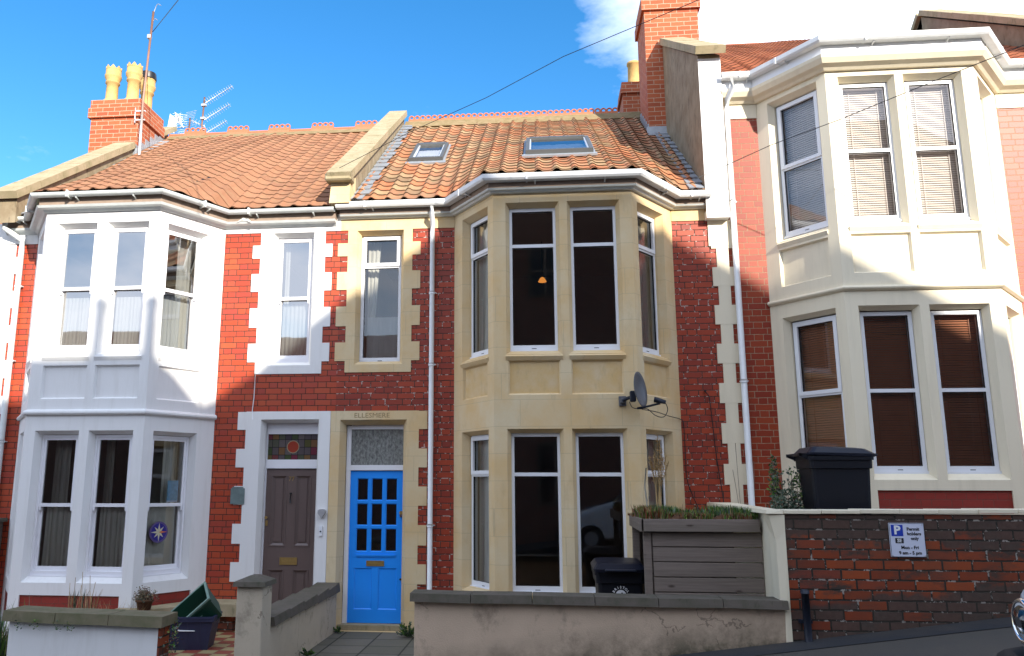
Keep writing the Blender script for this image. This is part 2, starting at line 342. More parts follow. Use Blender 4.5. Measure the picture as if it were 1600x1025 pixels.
def floormats():
    m, t = mat('red and buff quarry tiles'); p = t.pos(); s = t.sep(p); T = .19
    a = t.m('FLOOR', t.m('DIVIDE', t.m('ADD', s[0], 20), T)); b = t.m('FLOOR', t.m('DIVIDE', t.m('ADD', s[1], 20), T))
    ck = t.m('MODULO', t.m('ADD', a, b), 2)
    fa = t.m('FRACT', t.m('DIVIDE', t.m('ADD', s[0], 20), T)); fb = t.m('FRACT', t.m('DIVIDE', t.m('ADD', s[1], 20), T))
    e = t.m('MINIMUM', t.m('MINIMUM', fa, t.m('SUBTRACT', 1, fa)), t.m('MINIMUM', fb, t.m('SUBTRACT', 1, fb)))
    c = t.mix(ck, (.30, .055, .03), (.46, .36, .17)); c = t.mix(t.m('MULTIPLY', t.noise(p, 7, 6, .7), .45), c, (.10, .07, .05))
    c = t.mix(t.m('LESS_THAN', e, .02), c, (.05, .04, .03)); t.bsdf(c, .5); M['quarry'] = m
    m, t = mat('grey paving flags'); p = t.pos(); s = t.sep(p)
    rowy = t.m('DIVIDE', t.m('ADD', s[1], 20.1), .45); fb = t.m('FRACT', rowy)
    ux = t.m('DIVIDE', t.m('ADD', s[0], 20.03), .46); fa = t.m('FRACT', ux)
    wn, _ = t.white(t.comb(t.m('FLOOR', ux), t.m('FLOOR', rowy)))
    e = t.m('MINIMUM', t.m('MINIMUM', fa, t.m('SUBTRACT', 1, fa)), t.m('MINIMUM', fb, t.m('SUBTRACT', 1, fb)))
    c = t.mix(wn, (.135, .125, .095), (.19, .17, .135)); c = t.mix(t.m('MULTIPLY', t.noise(p, 5, 7, .7), .6), c, (.07, .07, .045))
    c = t.mix(t.m('LESS_THAN', e, .022), c, (.025, .025, .015)); t.bsdf(c, .85, 0, t.noise(p, 50, 5), .4, .005); M['flags'] = m
    m, t = mat('asphalt'); p = t.pos()
    c = t.mix(t.noise(p, 120, 3), (.014, .015, .018), (.035, .036, .04)); c = t.mix(t.ramp(t.noise(p, 1.7, 6, .7), [(.5, 0), (.75, .6)]), c, (.06, .05, .04))
    t.bsdf(c, .85, 0, t.noise(p, 150, 3), .6, .006); M['asphalt'] = m
    m, t = mat('worn concrete pavement'); p = t.pos()
    c = t.mix(t.noise(p, 90, 4), (.050, .044, .036), (.095, .082, .066)); c = t.mix(t.ramp(t.noise(p, 2.2, 6, .7), [(.45, 0), (.65, .6)]), c, (.06, .055, .05))
    t.bsdf(c, .85, 0, t.noise(p, 120, 3), .6, .006); M['pave'] = m
floormats()

# ------------------------------------------------------------------ mesh builder
class MB:
    def __init__(s): s.v = []; s.f = []; s.mi = []; s.uv = None; s.mats = []; s.sm = []
    def _m(s, m):
        if m not in s.mats: s.mats.append(m)
        return s.mats.index(m)
    def face(s, pts, m, smooth=False):
        b = len(s.v); s.v += [tuple(p) for p in pts]; s.f.append(tuple(range(b, b+len(pts)))); s.mi.append(s._m(m)); s.sm.append(smooth)
    def mesh(s, vs, fs, m, smooth=False):
        b = len(s.v); s.v += [tuple(p) for p in vs]; k = s._m(m)
        for f in fs: s.f.append(tuple(b+i for i in f)); s.mi.append(k); s.sm.append(smooth)
    def hexa(s, p, m):      # 8 points: bottom 4 (ccw), top 4
        s.mesh(p, [(0, 3, 2, 1), (4, 5, 6, 7), (0, 1, 5, 4), (1, 2, 6, 5), (2, 3, 7, 6), (3, 0, 4, 7)], m)
    def box(s, x0, x1, y0, y1, z0, z1, m, bev=0):
        if bev:
            # chamfered box
            b = min(bev, (x1-x0)/2.01, (y1-y0)/2.01, (z1-z0)/2.01); vs = []; idx = {}
            for i, x in enumerate((x0, x1)):
                for j, y in enumerate((y0, y1)):
                    for k, z in enumerate((z0, z1)):
                        sx, sy, sz = (b if i == 0 else -b), (b if j == 0 else -b), (b if k == 0 else -b)
                        for a, q in enumerate(((x, y+sy, z+sz), (x+sx, y, z+sz), (x+sx, y+sy, z))): idx[i, j, k, a] = len(vs); vs.append(q)
            fs = []
            for i in (0, 1): fs.append([idx[i, j, k, 0] for j, k in ((0, 0), (1, 0), (1, 1), (0, 1))][::1 if i else -1])
            for j in (0, 1): fs.append([idx[i, j, k, 1] for i, k in ((0, 0), (1, 0), (1, 1), (0, 1))][::-1 if j else 1])
            for k in (0, 1): fs.append([idx[i, j, k, 2] for i, j in ((0, 0), (1, 0), (1, 1), (0, 1))][::1 if k else -1])
            for i in (0, 1):
                for j in (0, 1): fs.append([idx[i, j, 0, 0], idx[i, j, 1, 0], idx[i, j, 1, 1], idx[i, j, 0, 1]])
                for k in (0, 1): fs.append([idx[i, 0, k, 0], idx[i, 1, k, 0], idx[i, 1, k, 2], idx[i, 0, k, 2]])
            for j in (0, 1):
                for k in (0, 1): fs.append([idx[0, j, k, 1], idx[1, j, k, 1], idx[1, j, k, 2], idx[0, j, k, 2]])
            for key in [(i, j, k) for i in (0, 1) for j in (0, 1) for k in (0, 1)]: fs.append([idx[(*key, a)] for a in (0, 1, 2)])
            s.mesh(vs, fs, m); return
        s.hexa([(x0, y0, z0), (x1, y0, z0), (x1, y1, z0), (x0, y1, z0), (x0, y0, z1), (x1, y0, z1), (x1, y1, z1), (x0, y1, z1)], m)
    def fbox(s, fr, u0, u1, v0, v1, w0, w1, m):
        P = fr.p
        s.hexa([P(u0, v0, w1), P(u1, v0, w1), P(u1, v0, w0), P(u0, v0, w0), P(u0, v1, w1), P(u1, v1, w1), P(u1, v1, w0), P(u0, v1, w0)], m)
    def prism(s, poly, y0, y1, m, axis='y'):
        """poly in (x,z) extruded along y (or (y,z) along x, or (x,y) along z)"""
        f = {'y': lambda a, b, t: (a, t, b), 'x': lambda a, b, t: (t, a, b), 'z': lambda a, b, t: (a, b, t)}[axis]
        n = len(poly); vs = [f(a, b, y0) for a, b in poly]+[f(a, b, y1) for a, b in poly]
        s.mesh(vs, [tuple(range(n)), tuple(range(2*n-1, n-1, -1))]+[(i, (i+1) % n, n+(i+1) % n, n+i) for i in range(n)], m)
    def tube(s, pts, r, m, n=8, cap=True):
        pts = [Vector(p) for p in pts]; rs = r if hasattr(r, '__len__') else [r]*len(pts); vs = []; fs = []
        for i, p in enumerate(pts):
            d = (pts[min(i+1, len(pts)-1)]-pts[max(i-1, 0)]).normalized()
            a = d.cross(Vector((0, 0, 1))) if abs(d.z) < .95 else d.cross(Vector((1, 0, 0))); a.normalize(); b = d.cross(a)
            for k in range(n): vs.append(p+(a*math.cos(2*PI*k/n)+b*math.sin(2*PI*k/n))*rs[i])
        for i in range(len(pts)-1):
            for k in range(n): fs.append((i*n+k, i*n+(k+1) % n, (i+1)*n+(k+1) % n, (i+1)*n+k))
        if cap: fs += [tuple(range(n)), tuple(range(len(vs)-1, len(vs)-n-1, -1))]
        s.mesh(vs, fs, m, True)
        if cap: s.sm[-1] = s.sm[-2] = False
    def lathe(s, prof, cx, cy, m, n=20, crown=None, smooth=True):
        vs = []; fs = []
        for j, (r, z) in enumerate(prof):
            for k in range(n):
                zz = z+(crown*(k % 2) if crown and j in (len(prof)-1, len(prof)-2) else 0)
                vs.append((cx+r*math.cos(2*PI*k/n), cy+r*math.sin(2*PI*k/n), zz))
        for j in range(len(prof)-1):
            for k in range(n): fs.append((j*n+k, j*n+(k+1) % n, (j+1)*n+(k+1) % n, (j+1)*n+k))
        s.mesh(vs, fs, m, smooth)
    def build(s, name, parent=None):
        root = parent
        while root is not None and root.parent: root = root.parent
        off = Vector(root.location) if root is not None else Vector((0, 0, 0))
        me = bpy.data.meshes.new(name); me.from_pydata([tuple(Vector(v)-off) for v in s.v], [], s.f)
        for m in s.mats: me.materials.append(M[m] if isinstance(m, str) else m)
        me.polygons.foreach_set('material_index', s.mi); me.polygons.foreach_set('use_smooth', s.sm)
        if s.uv:
            l = me.uv_layers.new(name='UVMap')
            for p in me.polygons:
                for li, vi in zip(p.loop_indices, p.vertices): l.data[li].uv = s.uv[vi]
        me.update(); o = bpy.data.objects.new(name, me); C.objects.link(o)
        if parent is not None: o.parent = parent
        return o

class Fr:
    """a vertical face: u along it, v up, w outwards"""
    def __init__(s, a, b):
        s.a = Vector((a[0], a[1], 0)); d = Vector((b[0]-a[0], b[1]-a[1], 0)); s.L = d.length; s.t = d.normalized(); s.n = Vector((s.t.y, -s.t.x, 0))
    def p(s, u, v, w=0): q = s.a+s.t*u+s.n*w; return (q.x, q.y, v)

def panel(mb, fr, U0, U1, V0, V1, ops, m, w=0.):
    """face with openings. op: (u0,u1,v0,v1, chamfer, chamfer_depth, depth, sill_rise, back_material or None, reveal_material)"""
    us = sorted({U0, U1, *[o[0] for o in ops], *[o[1] for o in ops]}); vs = sorted({V0, V1, *[o[2] for o in ops], *[o[3] for o in ops]})
    for i in range(len(us)-1):
        for j in range(len(vs)-1):
            cu, cv = (us[i]+us[i+1])/2, (vs[j]+vs[j+1])/2
            if any(o[0] < cu < o[1] and o[2] < cv < o[3] for o in ops): continue
            mb.face([fr.p(us[i], vs[j], w), fr.p(us[i+1], vs[j], w), fr.p(us[i+1], vs[j+1], w), fr.p(us[i], vs[j+1], w)], m)
    for o in ops:
        u0, u1, v0, v1, c, cd, d, sr, back, rm = o; rm = rm or m
        A = [(u0, v0), (u1, v0), (u1, v1), (u0, v1)]; B = [(u0+c, v0+sr), (u1-c, v0+sr), (u1-c, v1-c), (u0+c, v1-c)]
        def ring(P, wp, Q, wq):
            for k in range(4):
                k2 = (k+1) % 4
                mb.face([fr.p(*P[k], wp), fr.p(*P[k2], wp), fr.p(*Q[k2], wq), fr.p(*Q[k], wq)], rm)
        if c > 0: ring(A, w, B, w-cd)
        else: B = A; cd = 0
        ring(B, w-cd, B, w-d)
        if back: mb.face([fr.p(*q, w-d) for q in B], back)

def sweep(mb, path, prof, m, closed_prof=True):
    """sweep a profile [(out, z)] along a plan polyline with mitred corners"""
    P = [Vector((x, y, 0)) for x, y in path]; n = len(P); k = len(prof); vs = []; fs = []
    for i in range(n):
        ds = []
        if i > 0: ds.append((P[i]-P[i-1]).normalized())
        if i < n-1: ds.append((P[i+1]-P[i]).normalized())
        ns = [Vector((d.y, -d.x, 0)) for d in ds]
        nn = sum(ns, Vector((0, 0, 0))).normalized(); sc = 1/max(.3, nn.dot(ns[0]))
        for o, z in prof: q = P[i]+nn*o*sc; vs.append((q.x, q.y, z))
    for i in range(n-1):
        for j in range(k if closed_prof else k-1):
            j2 = (j+1) % k; fs.append((i*k+j, (i+1)*k+j, (i+1)*k+j2, i*k+j2))
    if closed_prof: fs += [tuple(range(k)), tuple(range(n*k-1, (n-1)*k-1, -1))]
    mb.mesh(vs, fs, m)

# ------------------------------------------------------------------ object bookkeeping
def tag(o, label=None, cat=None, group=None, kind=None):
    if label: o['label'] = label
    if cat: o['category'] = cat
    if group: o['group'] = group
    if kind: o['kind'] = kind
    return o
def thing(name, loc, label, cat, group=None):
    o = bpy.data.objects.new(name, None); o.empty_display_size = .2; C.objects.link(o); o.location = loc; return tag(o, label, cat, group)
def part_copy(src, parent, delta, mesh_off=True):
    c = src.copy(); C.objects.link(c); c.parent = parent; c.location = Vector(src.location)+Vector(delta); return c

def text(s, size, m, parent, at, ext=.002, rotz=0, bold=0, name='lettering', align='CENTER', rot=None, sx=1.):
    cu = bpy.data.curves.new('t', 'FONT'); cu.body = s; cu.size = size; cu.extrude = ext; cu.align_x = align; cu.align_y = 'CENTER'; cu.offset = bold; cu.resolution_u = 2
    to = bpy.data.objects.new('t', cu); C.objects.link(to); dg = bpy.context.evaluated_depsgraph_get(); dg.update()
    me = bpy.data.meshes.new_from_object(to.evaluated_get(dg)); bpy.data.objects.remove(to)
    mt = Matrix.Translation(at) @ (rot or Matrix.Rotation(rotz, 4, 'Z')) @ Matrix.Rotation(R(90), 4, 'X') @ Matrix.Diagonal((sx, 1, 1, 1)); me.transform(mt)
    root = parent
    while root is not None and root.parent: root = root.parent
    if root is not None: me.transform(Matrix.Translation(-Vector(root.location)))
    me.materials.clear(); me.materials.append(M[m]); o = bpy.data.objects.new(name, me); C.objects.link(o)
    if parent is not None: o.parent = parent
    return o
# ------------------------------------------------------------------ windows, curtains, blinds
F = 11.0
FW = Fr((0, F), (1, F))          # main wall plane: u is x

def curtain(par, fr, u0, u1, v0, v1, w, m, folds=6, amp=.02, u1b=None, name='curtain'):
    mb = MB(); n = max(8, folds*8); vs = []; fs = []; u1b = u1 if u1b is None else u1b; rows = 7
    for j in range(rows+1):
        t = j/rows; v = v0+(v1-v0)*t; e = u1b+(u1-u1b)*t
        for i in range(n+1):
            s = i/n; ph = s*folds*2*PI
            ww = amp*(math.sin(ph)+.4*math.sin(2.3*ph+1.3))*(1-.5*t)
            vs.append(fr.p(u0+(e-u0)*s+.006*math.sin(ph*1.7+t*2), v, w+ww))
    for j in range(rows):
        for i in range(n): a = j*(n+1)+i; fs.append((a, a+1, a+n+2, a+n+1))
    mb.mesh(vs, fs, m, True); return mb.build(name, par)

def blind(par, fr, u0, u1, v0, v1, w, m, pitch=.032, tilt=.55):
    mb = MB(); v = v1
    k = 0
    while v > v0:
        dv, dw = .016*math.sin(tilt), .016*math.cos(tilt); sag = .0015*math.sin(k*1.7)
        mb.face([fr.p(u0, v-dv+sag, w+dw), fr.p(u1, v-dv-sag, w+dw), fr.p(u1, v+dv-sag, w-dw), fr.p(u0, v+dv+sag, w-dw)], m)
        v -= pitch; k += 1
    for q in (.2, .78):
        u = u0+(u1-u0)*q; mb.fbox(fr, u-.003, u+.003, v0, v1, w+.014, w+.016, m)
    mb.fbox(fr, u0, u1, v1, v1+.03, w-.02, w+.02, m)
    return mb.build('blind', par)

def glass(par, fr, u0, u1, v0, v1, w, m='glass'):
    mb = MB(); mb.face([fr.p(u0, v0, w), fr.p(u1, v0, w), fr.p(u1, v1, w), fr.p(u0, v1, w)], m); return mb.build('pane', par)

def ringbars(mb, fr, u0, u1, v0, v1, b, w0, w1, m, bot=None):
    bb = b if bot is None else bot
    mb.fbox(fr, u0, u0+b, v0, v1, w0, w1, m); mb.fbox(fr, u1-b, u1, v0, v1, w0, w1, m)
    mb.fbox(fr, u0+b, u1-b, v0, v0+bb, w0, w1-.0005, m); mb.fbox(fr, u0+b, u1-b, v1-b, v1, w0, w1-.0005, m)

def sash(par, fr, r, w, vm, g1='glass_up', g2='glass_up', fb=.035):
    """sliding sash: upper light in front, lower light behind, horns on the meeting rail"""
    u0, u1, v0, v1 = r; mb = MB(); m = 'wood_white'
    ringbars(mb, fr, u0, u1, v0, v1, fb, w-.10, w, m, .05)
    a0, a1 = u0+fb, u1-fb
    ringbars(mb, fr, a0, a1, vm-.02, v1-fb, .03, w-.045, w-.012, m, .045)
    for uu in (a0, a1-.03): mb.hexa([fr.p(uu+.004, vm-.07, w-.014), fr.p(uu+.026, vm-.07, w-.014), fr.p(uu+.026, vm-.07, w-.04), fr.p(uu+.004, vm-.07, w-.04), fr.p(uu, vm-.02, w-.012), fr.p(uu+.03, vm-.02, w-.012), fr.p(uu+.03, vm-.02, w-.042), fr.p(uu, vm-.02, w-.042)], m)
    ringbars(mb, fr, a0, a1, v0+.05, vm+.02, .03, w-.085, w-.052, m, .055)
    mb.fbox(fr, u0-.01, u1+.01, v0-.035, v0, w-.10, w+.03, m)
    o = mb.build('window', par)
    glass(o, fr, a0+.03, a1-.03, vm+.025, v1-fb-.03, w-.028, g1); glass(o, fr, a0+.03, a1-.03, v0+.105, vm-.01, w-.068, g2)
    return o

def casement(par, fr, r, w, vt, opener=False, g='glass', fb=.045, low_open=False, m='upvc'):
    """plastic window: fixed light under a transom with a smaller light over it"""
    u0, u1, v0, v1 = r; mb = MB()
    ringbars(mb, fr, u0, u1, v0, v1, fb, w-.07, w, m, fb+.015); mb.fbox(fr, u0+fb, u1-fb, vt-.022, vt+.022, w-.07, w-.001, m)
    mb.fbox(fr, u0-.01, u1+.01, v0-.03, v0, w-.07, w+.025, m)
    gb = .0
    if opener: ringbars(mb, fr, u0+.022, u1-.022, vt+.004, v1-.018, .048, w-.02, w+.016, m); gb = .024
    lb = 0
    if low_open: ringbars(mb, fr, u0+.022, u1-.022, v0+.03, vt-.004, .048, w-.02, w+.016, m); lb = .024
    mb.fbox(fr, (u0+u1)/2-.03, (u0+u1)/2+.03, v0+.012, v0+.02, w, w+.002, 'ink')
    # dark rubber gasket line round each light
    for a, b, c, d in ((u0+fb+lb, u1-fb-lb, v0+fb+.015+lb, vt-.022-lb), (u0+fb+gb, u1-fb-gb, vt+.022+gb, v1-fb-gb)): ringbars(mb, fr, a, b, c, d, .005, w-.03, w-.012, 'ink')
    o = mb.build('window', par)
    glass(o, fr, u0+fb, u1-fb, v0+fb+.015, vt-.022, w-.025, g); glass(o, fr, u0+fb, u1-fb, vt+.022, v1-fb, w-.025, g)
    return o

# ------------------------------------------------------------------ roofs
def outline(x0, JL, CL, CR, JR, x1, out):
    P = [Vector(p) for p in ((x0, F), JL, CL, CR, JR, (x1, F))]; res = []
    for i in range(len(P)):
        ds = []
        if i > 0: ds.append((P[i]-P[i-1]).normalized())
        if i < len(P)-1: ds.append((P[i+1]-P[i]).normalized())
        ns = [Vector((d.y, -d.x)) for d in ds]; nn = sum(ns, Vector((0, 0))).normalized(); q = P[i]+nn*out/max(.3, nn.dot(ns[0])); res.append((q.x, q.y))
    return res
def yat(poly, x):
    for (a, b), (c, d) in zip(poly, poly[1:]):
        if a <= x <= c and c > a: return b+(d-b)*(x-a)/(c-a)
    return poly[0][1] if x < poly[0][0] else poly[-1][1]

def tiled_roof(par, x0, x1, ze, pitch, poly, tw, rl, amp, m, yr=15.2, yb=15.19, holes=(), kind='pan', step=.028):
    t = math.tan(R(pitch)); cp = math.cos(R(pitch)); dy = rl*cp; mb = MB(); mb.uv = []; nrm = Vector((0, -math.sin(R(pitch)), cp))
    zb = ze+t*(yb-10.85)
    def H(x, y):
        if y >= yb: return ze+t*(y-10.85)
        k_ = min(1, max(0, (y-yat(poly, x))/1.2)); es = sum(yat(poly, min(x1, max(x0, x+q*.14))) for q in (-3, -2, -1, 0, 1, 2, 3))/7; ye = yat(poly, x)*(1-k_)+es*k_; return ze+(zb-ze)*(y-ye)/(yb-ye)
    seg = 10; n = int(round((x1-x0)/tw*seg)); vs = []; rowsn = int((yr-9.6)/dy)+2; lines = []
    for k in range(rowsn):
        lines += [(yr-k*dy, 0., k+.0001), (yr-(k+1)*dy+.001, step, k+.985)]
    def wave(s):
        f = s % 1
        if kind == 'pan': return amp*(1.5*math.sin(PI*f/.42) if f < .42 else -.35*math.sin(PI*(f-.42)/.58))
        return amp*(1 if f > .62 else -.2)*(math.sin(PI*(f-.62)/.38) if f > .62 else 1)
    keep = []
    for (y, off, vv) in lines:
        row = []
        for i in range(n+1):
            x = x0+(x1-x0)*i/n; ye = yat(poly, x); yy = max(y, ye); k = int(vv)
            jit = .006*math.sin(k*12.9+int(i/seg)*7.7)
            p = Vector((x, yy, H(x, yy)))+nrm*(off+wave(i/seg)+jit)
            row.append(len(vs)); vs.append(p); mb.uv.append((i/seg+.0001, vv))
        keep.append((row, y))
    fs = []
    for a in range(len(keep)-1):
        ra, ya = keep[a]; rb, yb2 = keep[a+1]
        for i in range(n):
            x = x0+(x1-x0)*(i+.5)/n
            if ya <= yat(poly, x)+.001: continue
            ym = (ya+yb2)/2
            if any(h[0] < x < h[1] and h[2] < ym < h[3] for h in holes): continue
            fs.append((ra[i], rb[i], rb[i+1], ra[i+1]))
    mb.mesh(vs, fs, m)
    o = mb.build('roof', par)
    # boards and felt under the tiles, back slope
    f2 = MB(); top = ze+t*(yr-10.85)
    f2.face([(x0, yr, top-.05), (x1, yr, top-.05), (x1, yr+4.3, ze-.05), (x0, yr+4.3, ze-.05)], 'fascia')
    xs = sorted({x0, x1, *[q[0] for q in poly if x0 < q[0] < x1]}) 
    xs2 = []
    for a, b in zip(xs, xs[1:]):
        c = max(1, int((b-a)/.25)); xs2 += [a+(b-a)*q/c for q in range(c)]
    xs2.append(x1)
    for a, b in zip(xs2, xs2[1:]):
        y0a, y0b = yat(poly, a)+.01, yat(poly, b)+.01
        f2.face([(a, y0a, ze-.06), (b, y0b, ze-.06), (b, yb, zb-.30), (a, yb, zb-.30)], 'black')
        f2.face([(a, yb, zb-.06), (b, yb, zb-.06), (b, yr, top-.06), (a, yr, top-.06)], 'black')
    f2.build('roof_felt', o)
    return o

def crest(par, x0, L, y, z, m='ridge', rings=4, m2=None):
    """one crested ridge tile: saddle with a row of pierced rings"""
    mb = MB(); mb.prism([(x0-0, z-.02), (x0+L, z-.02), (x0+L, z+.085), (x0, z+.085)], y-.03, y+.03, m)
    mb.prism([(y-.13, z-.09), (y-.115, z-.10), (y, z+.02), (y+.115, z-.10), (y+.13, z-.09), (y, z+.06)], x0, x0+L, m, 'x')
    rr, r = .046, .017; c = z+.085+rr*.62
    for k in range(rings):
        cx = x0+L*(k+.5)/rings; vs = []; fs = []; A, B = 12, 6
        for i in range(A):
            for j in range(B):
                q = 2*PI*i/A; w_ = 2*PI*j/B; rad = rr+r*math.cos(w_); vs.append((cx+rad*math.cos(q), y+r*1.2*math.sin(w_), c+rad*math.sin(q)))
        for i in range(A):
            for j in range(B): fs.append((i*B+j, ((i+1) % A)*B+j, ((i+1) % A)*B+(j+1) % B, i*B+(j+1) % B))
        mb.mesh(vs, fs, m, True)
    return mb.build('ridge_tile', par)

def skylight(par, u0, u1, y0, y1, ze, pitch, ye=10.85):
    t = math.tan(R(pitch)); n = Vector((0, -math.sin(R(pitch)), math.cos(R(pitch))))
    P = lambda x, y, o: Vector((x, y, ze+t*(y-ye)))+n*o
    mb = MB()
    def bar(a, b, c, d, o0, o1, m): mb.hexa([P(a, c, o0), P(b, c, o0), P(b, d, o0), P(a, d, o0), P(a, c, o1), P(b, c, o1), P(b, d, o1), P(a, d, o1)], m)
    b = .055
    bar(u0-.05, u1+.05, y0-.09, y0, .02, .05, 'lead'); bar(u0-.03, u0, y0, y1+.06, .02, .055, 'lead'); bar(u1, u1+.03, y0, y1+.06, .02, .055, 'lead'); bar(u0, u1, y1, y1+.06, .02, .06, 'lead')
    bar(u0, u0+b, y0, y1, 0, .11, 'skyf'); bar(u1-b, u1, y0, y1, 0, .11, 'skyf'); bar(u0+b, u1-b, y0, y0+b, 0, .109, 'skyf'); bar(u0+b, u1-b, y1-.10, y1, 0, .12, 'skyf')
    for a, c, d, e in ((u0+b, u0+b+.02, y0+b, y1-.10), (u1-b-.02, u1-b, y0+b, y1-.10)): bar(a, c, d, e, .06, .10, 'alu')
    bar(u0+b, u1-b, y0+b, y1-.1, .0, .005, 'upvc')  # added pale plate under the glass, stands in for reflected sky
    o = mb.build('skylight', par)
    g = MB(); g.face([P(u0+b, y0+b, .085), P(u1-b, y0+b, .085), P(u1-b, y1-.10, .085), P(u0+b, y1-.10, .085)], 'glass_sky'); g.build('pane', o)
    return o

def chimney(par, x0, x1, y0, y1, zb, zt, pots=(), band=.37):
    mb = MB(); m = 'brickc'
    mb.box(x0, x1, y0, y1, zb, zt-band, m)
    mb.box(x0-.045, x1+.045, y0-.045, y1+.045, zt-band, zt-.17, m); mb.box(x0-.02, x1+.02, y0-.02, y1+.02, zt-.17, zt, m)
    mb.hexa([(x0, y0, zt), (x1, y0, zt), (x1, y1, zt), (x0, y1, zt), (x0+.2, y0+.2, zt+.07), (x1-.2, y0+.2, zt+.07), (x1-.2, y1-.2, zt+.07), (x0+.2, y1-.2, zt+.07)], 'ridgem')
    o = mb.build('chimney', par)
    for (px, py, h, kind) in pots:
        p = MB()
        if kind == 'crown':
            p.lathe([(.19, zt-.01), (.17, zt+.06), (.115, zt+.13), (.11, zt+h-.36), (.135, zt+h-.34), (.135, zt+h-.31), (.118, zt+h-.29), (.155, zt+h-.22), (.158, zt+h-.17), (.145, zt+h-.16), (.145, zt+h-.06), (.12, zt+h-.06), (.115, zt+h-.3)], px, py, 'pot', 24)
            vs = []; fs = []; nn = 32
            for k in range(nn):
                a = 2*PI*k/nn; up = .07 if k % 4 == 2 else (.035 if k % 2 else 0)
                for rad in (.147, .125): vs += [(px+rad*math.cos(a), py+rad*math.sin(a), zt+h-.065), (px+rad*math.cos(a), py+rad*math.sin(a), zt+h-.05+up)]
            for k in range(nn):
                a, b = 4*k, 4*((k+1) % nn); fs += [(a, b, b+1, a+1), (a+2, a+3, b+3, b+2), (a+1, b+1, b+3, a+3)]
            p.mesh(vs, fs, 'pot')
        else:
            p.lathe([(.15, zt), (.135, zt+.05), (.125, zt+h-.06), (.145, zt+h-.05), (.145, zt+h), (.115, zt+h), (.11, zt+h-.2)], px, py, 'pot', 20)
        po = p.build('chimney_pot', o)
    return o

def parapet(par, x0, x1, body, top, m, cop, over=.05, th=.10, name='parapet'):
    """body: polygon (y,z); top: coping line [(y,z),(y,z)]"""
    mb = MB(); mb.prism(body, x0, x1, m, 'x'); o = mb.build(name, par)
    (ya, za), (yb, zb) = top; n = max(1, int(math.hypot(yb-ya, zb-za)/.62)); d = Vector((yb-ya, zb-za)).normalized(); nn = Vector((-d.y, d.x))
    c = MB()
    for k in range(n):
        a = Vector((ya, za))+(Vector((yb, zb))-Vector((ya, za)))*(k/n); b = Vector((ya, za))+(Vector((yb, zb))-Vector((ya, za)))*((k+1)/n)-d*.008
        j = .004*math.sin(k*5.1)
        c.prism([tuple(a), tuple(b), tuple(b+nn*(th+j)), tuple(a+nn*(th+j))], x0-over, x1+over, cop, 'x')
    c.build('coping', o); return o

def gutter(par, path, z, m, style='round', brackets=True, out=.175, name='gutter'):
    mb = MB()
    if style == 'round':
        pr = [(out+.055*math.cos(a), z+.055*math.sin(a)) for a in [PI+PI*k/8 for k in range(9)]]
        inn = [(out+.049*math.cos(a), z+.049*math.sin(a)) for a in [2*PI-PI*k/8 for k in range(9)]]
        prof = pr+inn
    else:
        prof = [(out-.055, z+.02), (out-.055, z-.06), (out+.035, z-.06), (out+.055, z-.035), (out+.058, z+.02), (out+.05, z+.02), (out+.048, z-.03), (out+.03, z-.052), (out-.048, z-.052), (out-.048, z+.02)]
    sweep(mb, path, prof, m)
    # unions and brackets
    for a, b in zip(path, path[1:]):
        f = Fr(a, b); k = max(1, int(f.L/.7))
        for i in range(k):
            u = f.L*(i+.5)/k
            if i % 2 == 0: mb.fbox(f, u-.012, u+.012, z-.068, z+.022, out-.063, out+.063, m)
            mb.hexa([f.p(u+.1, z-.075, out+.01), f.p(u+.115, z-.075, out+.01), f.p(u+.115, z-.10, out-.1), f.p(u+.1, z-.10, out-.1), f.p(u+.1, z-.055, out+.02), f.p(u+.115, z-.055, out+.02), f.p(u+.115, z-.085, out-.1), f.p(u+.1, z-.085, out-.1)], m)
    for p in path[1:-1]:
        pass
    return mb.build(name, par)

def interior(par, x0, x1, JL, CL, CR, JR, levels, y1=14.6):
    mb = MB(); g = .10
    plan = [(x0, y1), (x0, F+.25), (JL[0]+g, F+.25), (CL[0]+g*.6, CL[1]+g), (CR[0]-g*.6, CR[1]+g), (JR[0]-g, F+.25), (x1, F+.25), (x1, y1)]
    for (a, b) in levels:
        mb.face([(x, y, a) for x, y in plan], 'insidef'); mb.face([(x, y, b) for x, y in plan], 'inside')
        mb.face([(x0, y1, a), (x1, y1, a), (x1, y1, b), (x0, y1, b)], 'inside')
        mb.face([(x0, F+.25, a), (x0, y1, a), (x0, y1, b), (x0, F+.25, b)], 'inside'); mb.face([(x1, F+.25, a), (x1, y1, a), (x1, y1, b), (x1, F+.25, b)], 'inside')
        # partition between the hall side and the front room, and a chimney breast
        px = JL[0]-.12 if JL[0]-x0 > x1-JR[0] else JR[0]+.12
        mb.box(px-.05, px+.05, F+.26, y1-.01, a+.001, b-.001, 'inside')
    return mb.build('interior', par)

def opening(u0, u1, v0, v1, c=.045, cd=.09, d=.13, sr=.05, back=None, rm=None): return (u0, u1, v0, v1, c, cd, d, sr, back, rm)
def recess(u0, u1, v0, v1, d=.035, back=None, c=.02): return (u0, u1, v0, v1, c, d, d+.001, c, back, None)

ROWS = [(4.99, 5.18), (4.50, 4.76), (3.98, 4.26), (3.49, 3.75)]
DROWS = [(2.55, 2.795), (2.04, 2.29), (1.54, 1.79), (1.03, 1.29), (.54, .79), (.03, .28)]

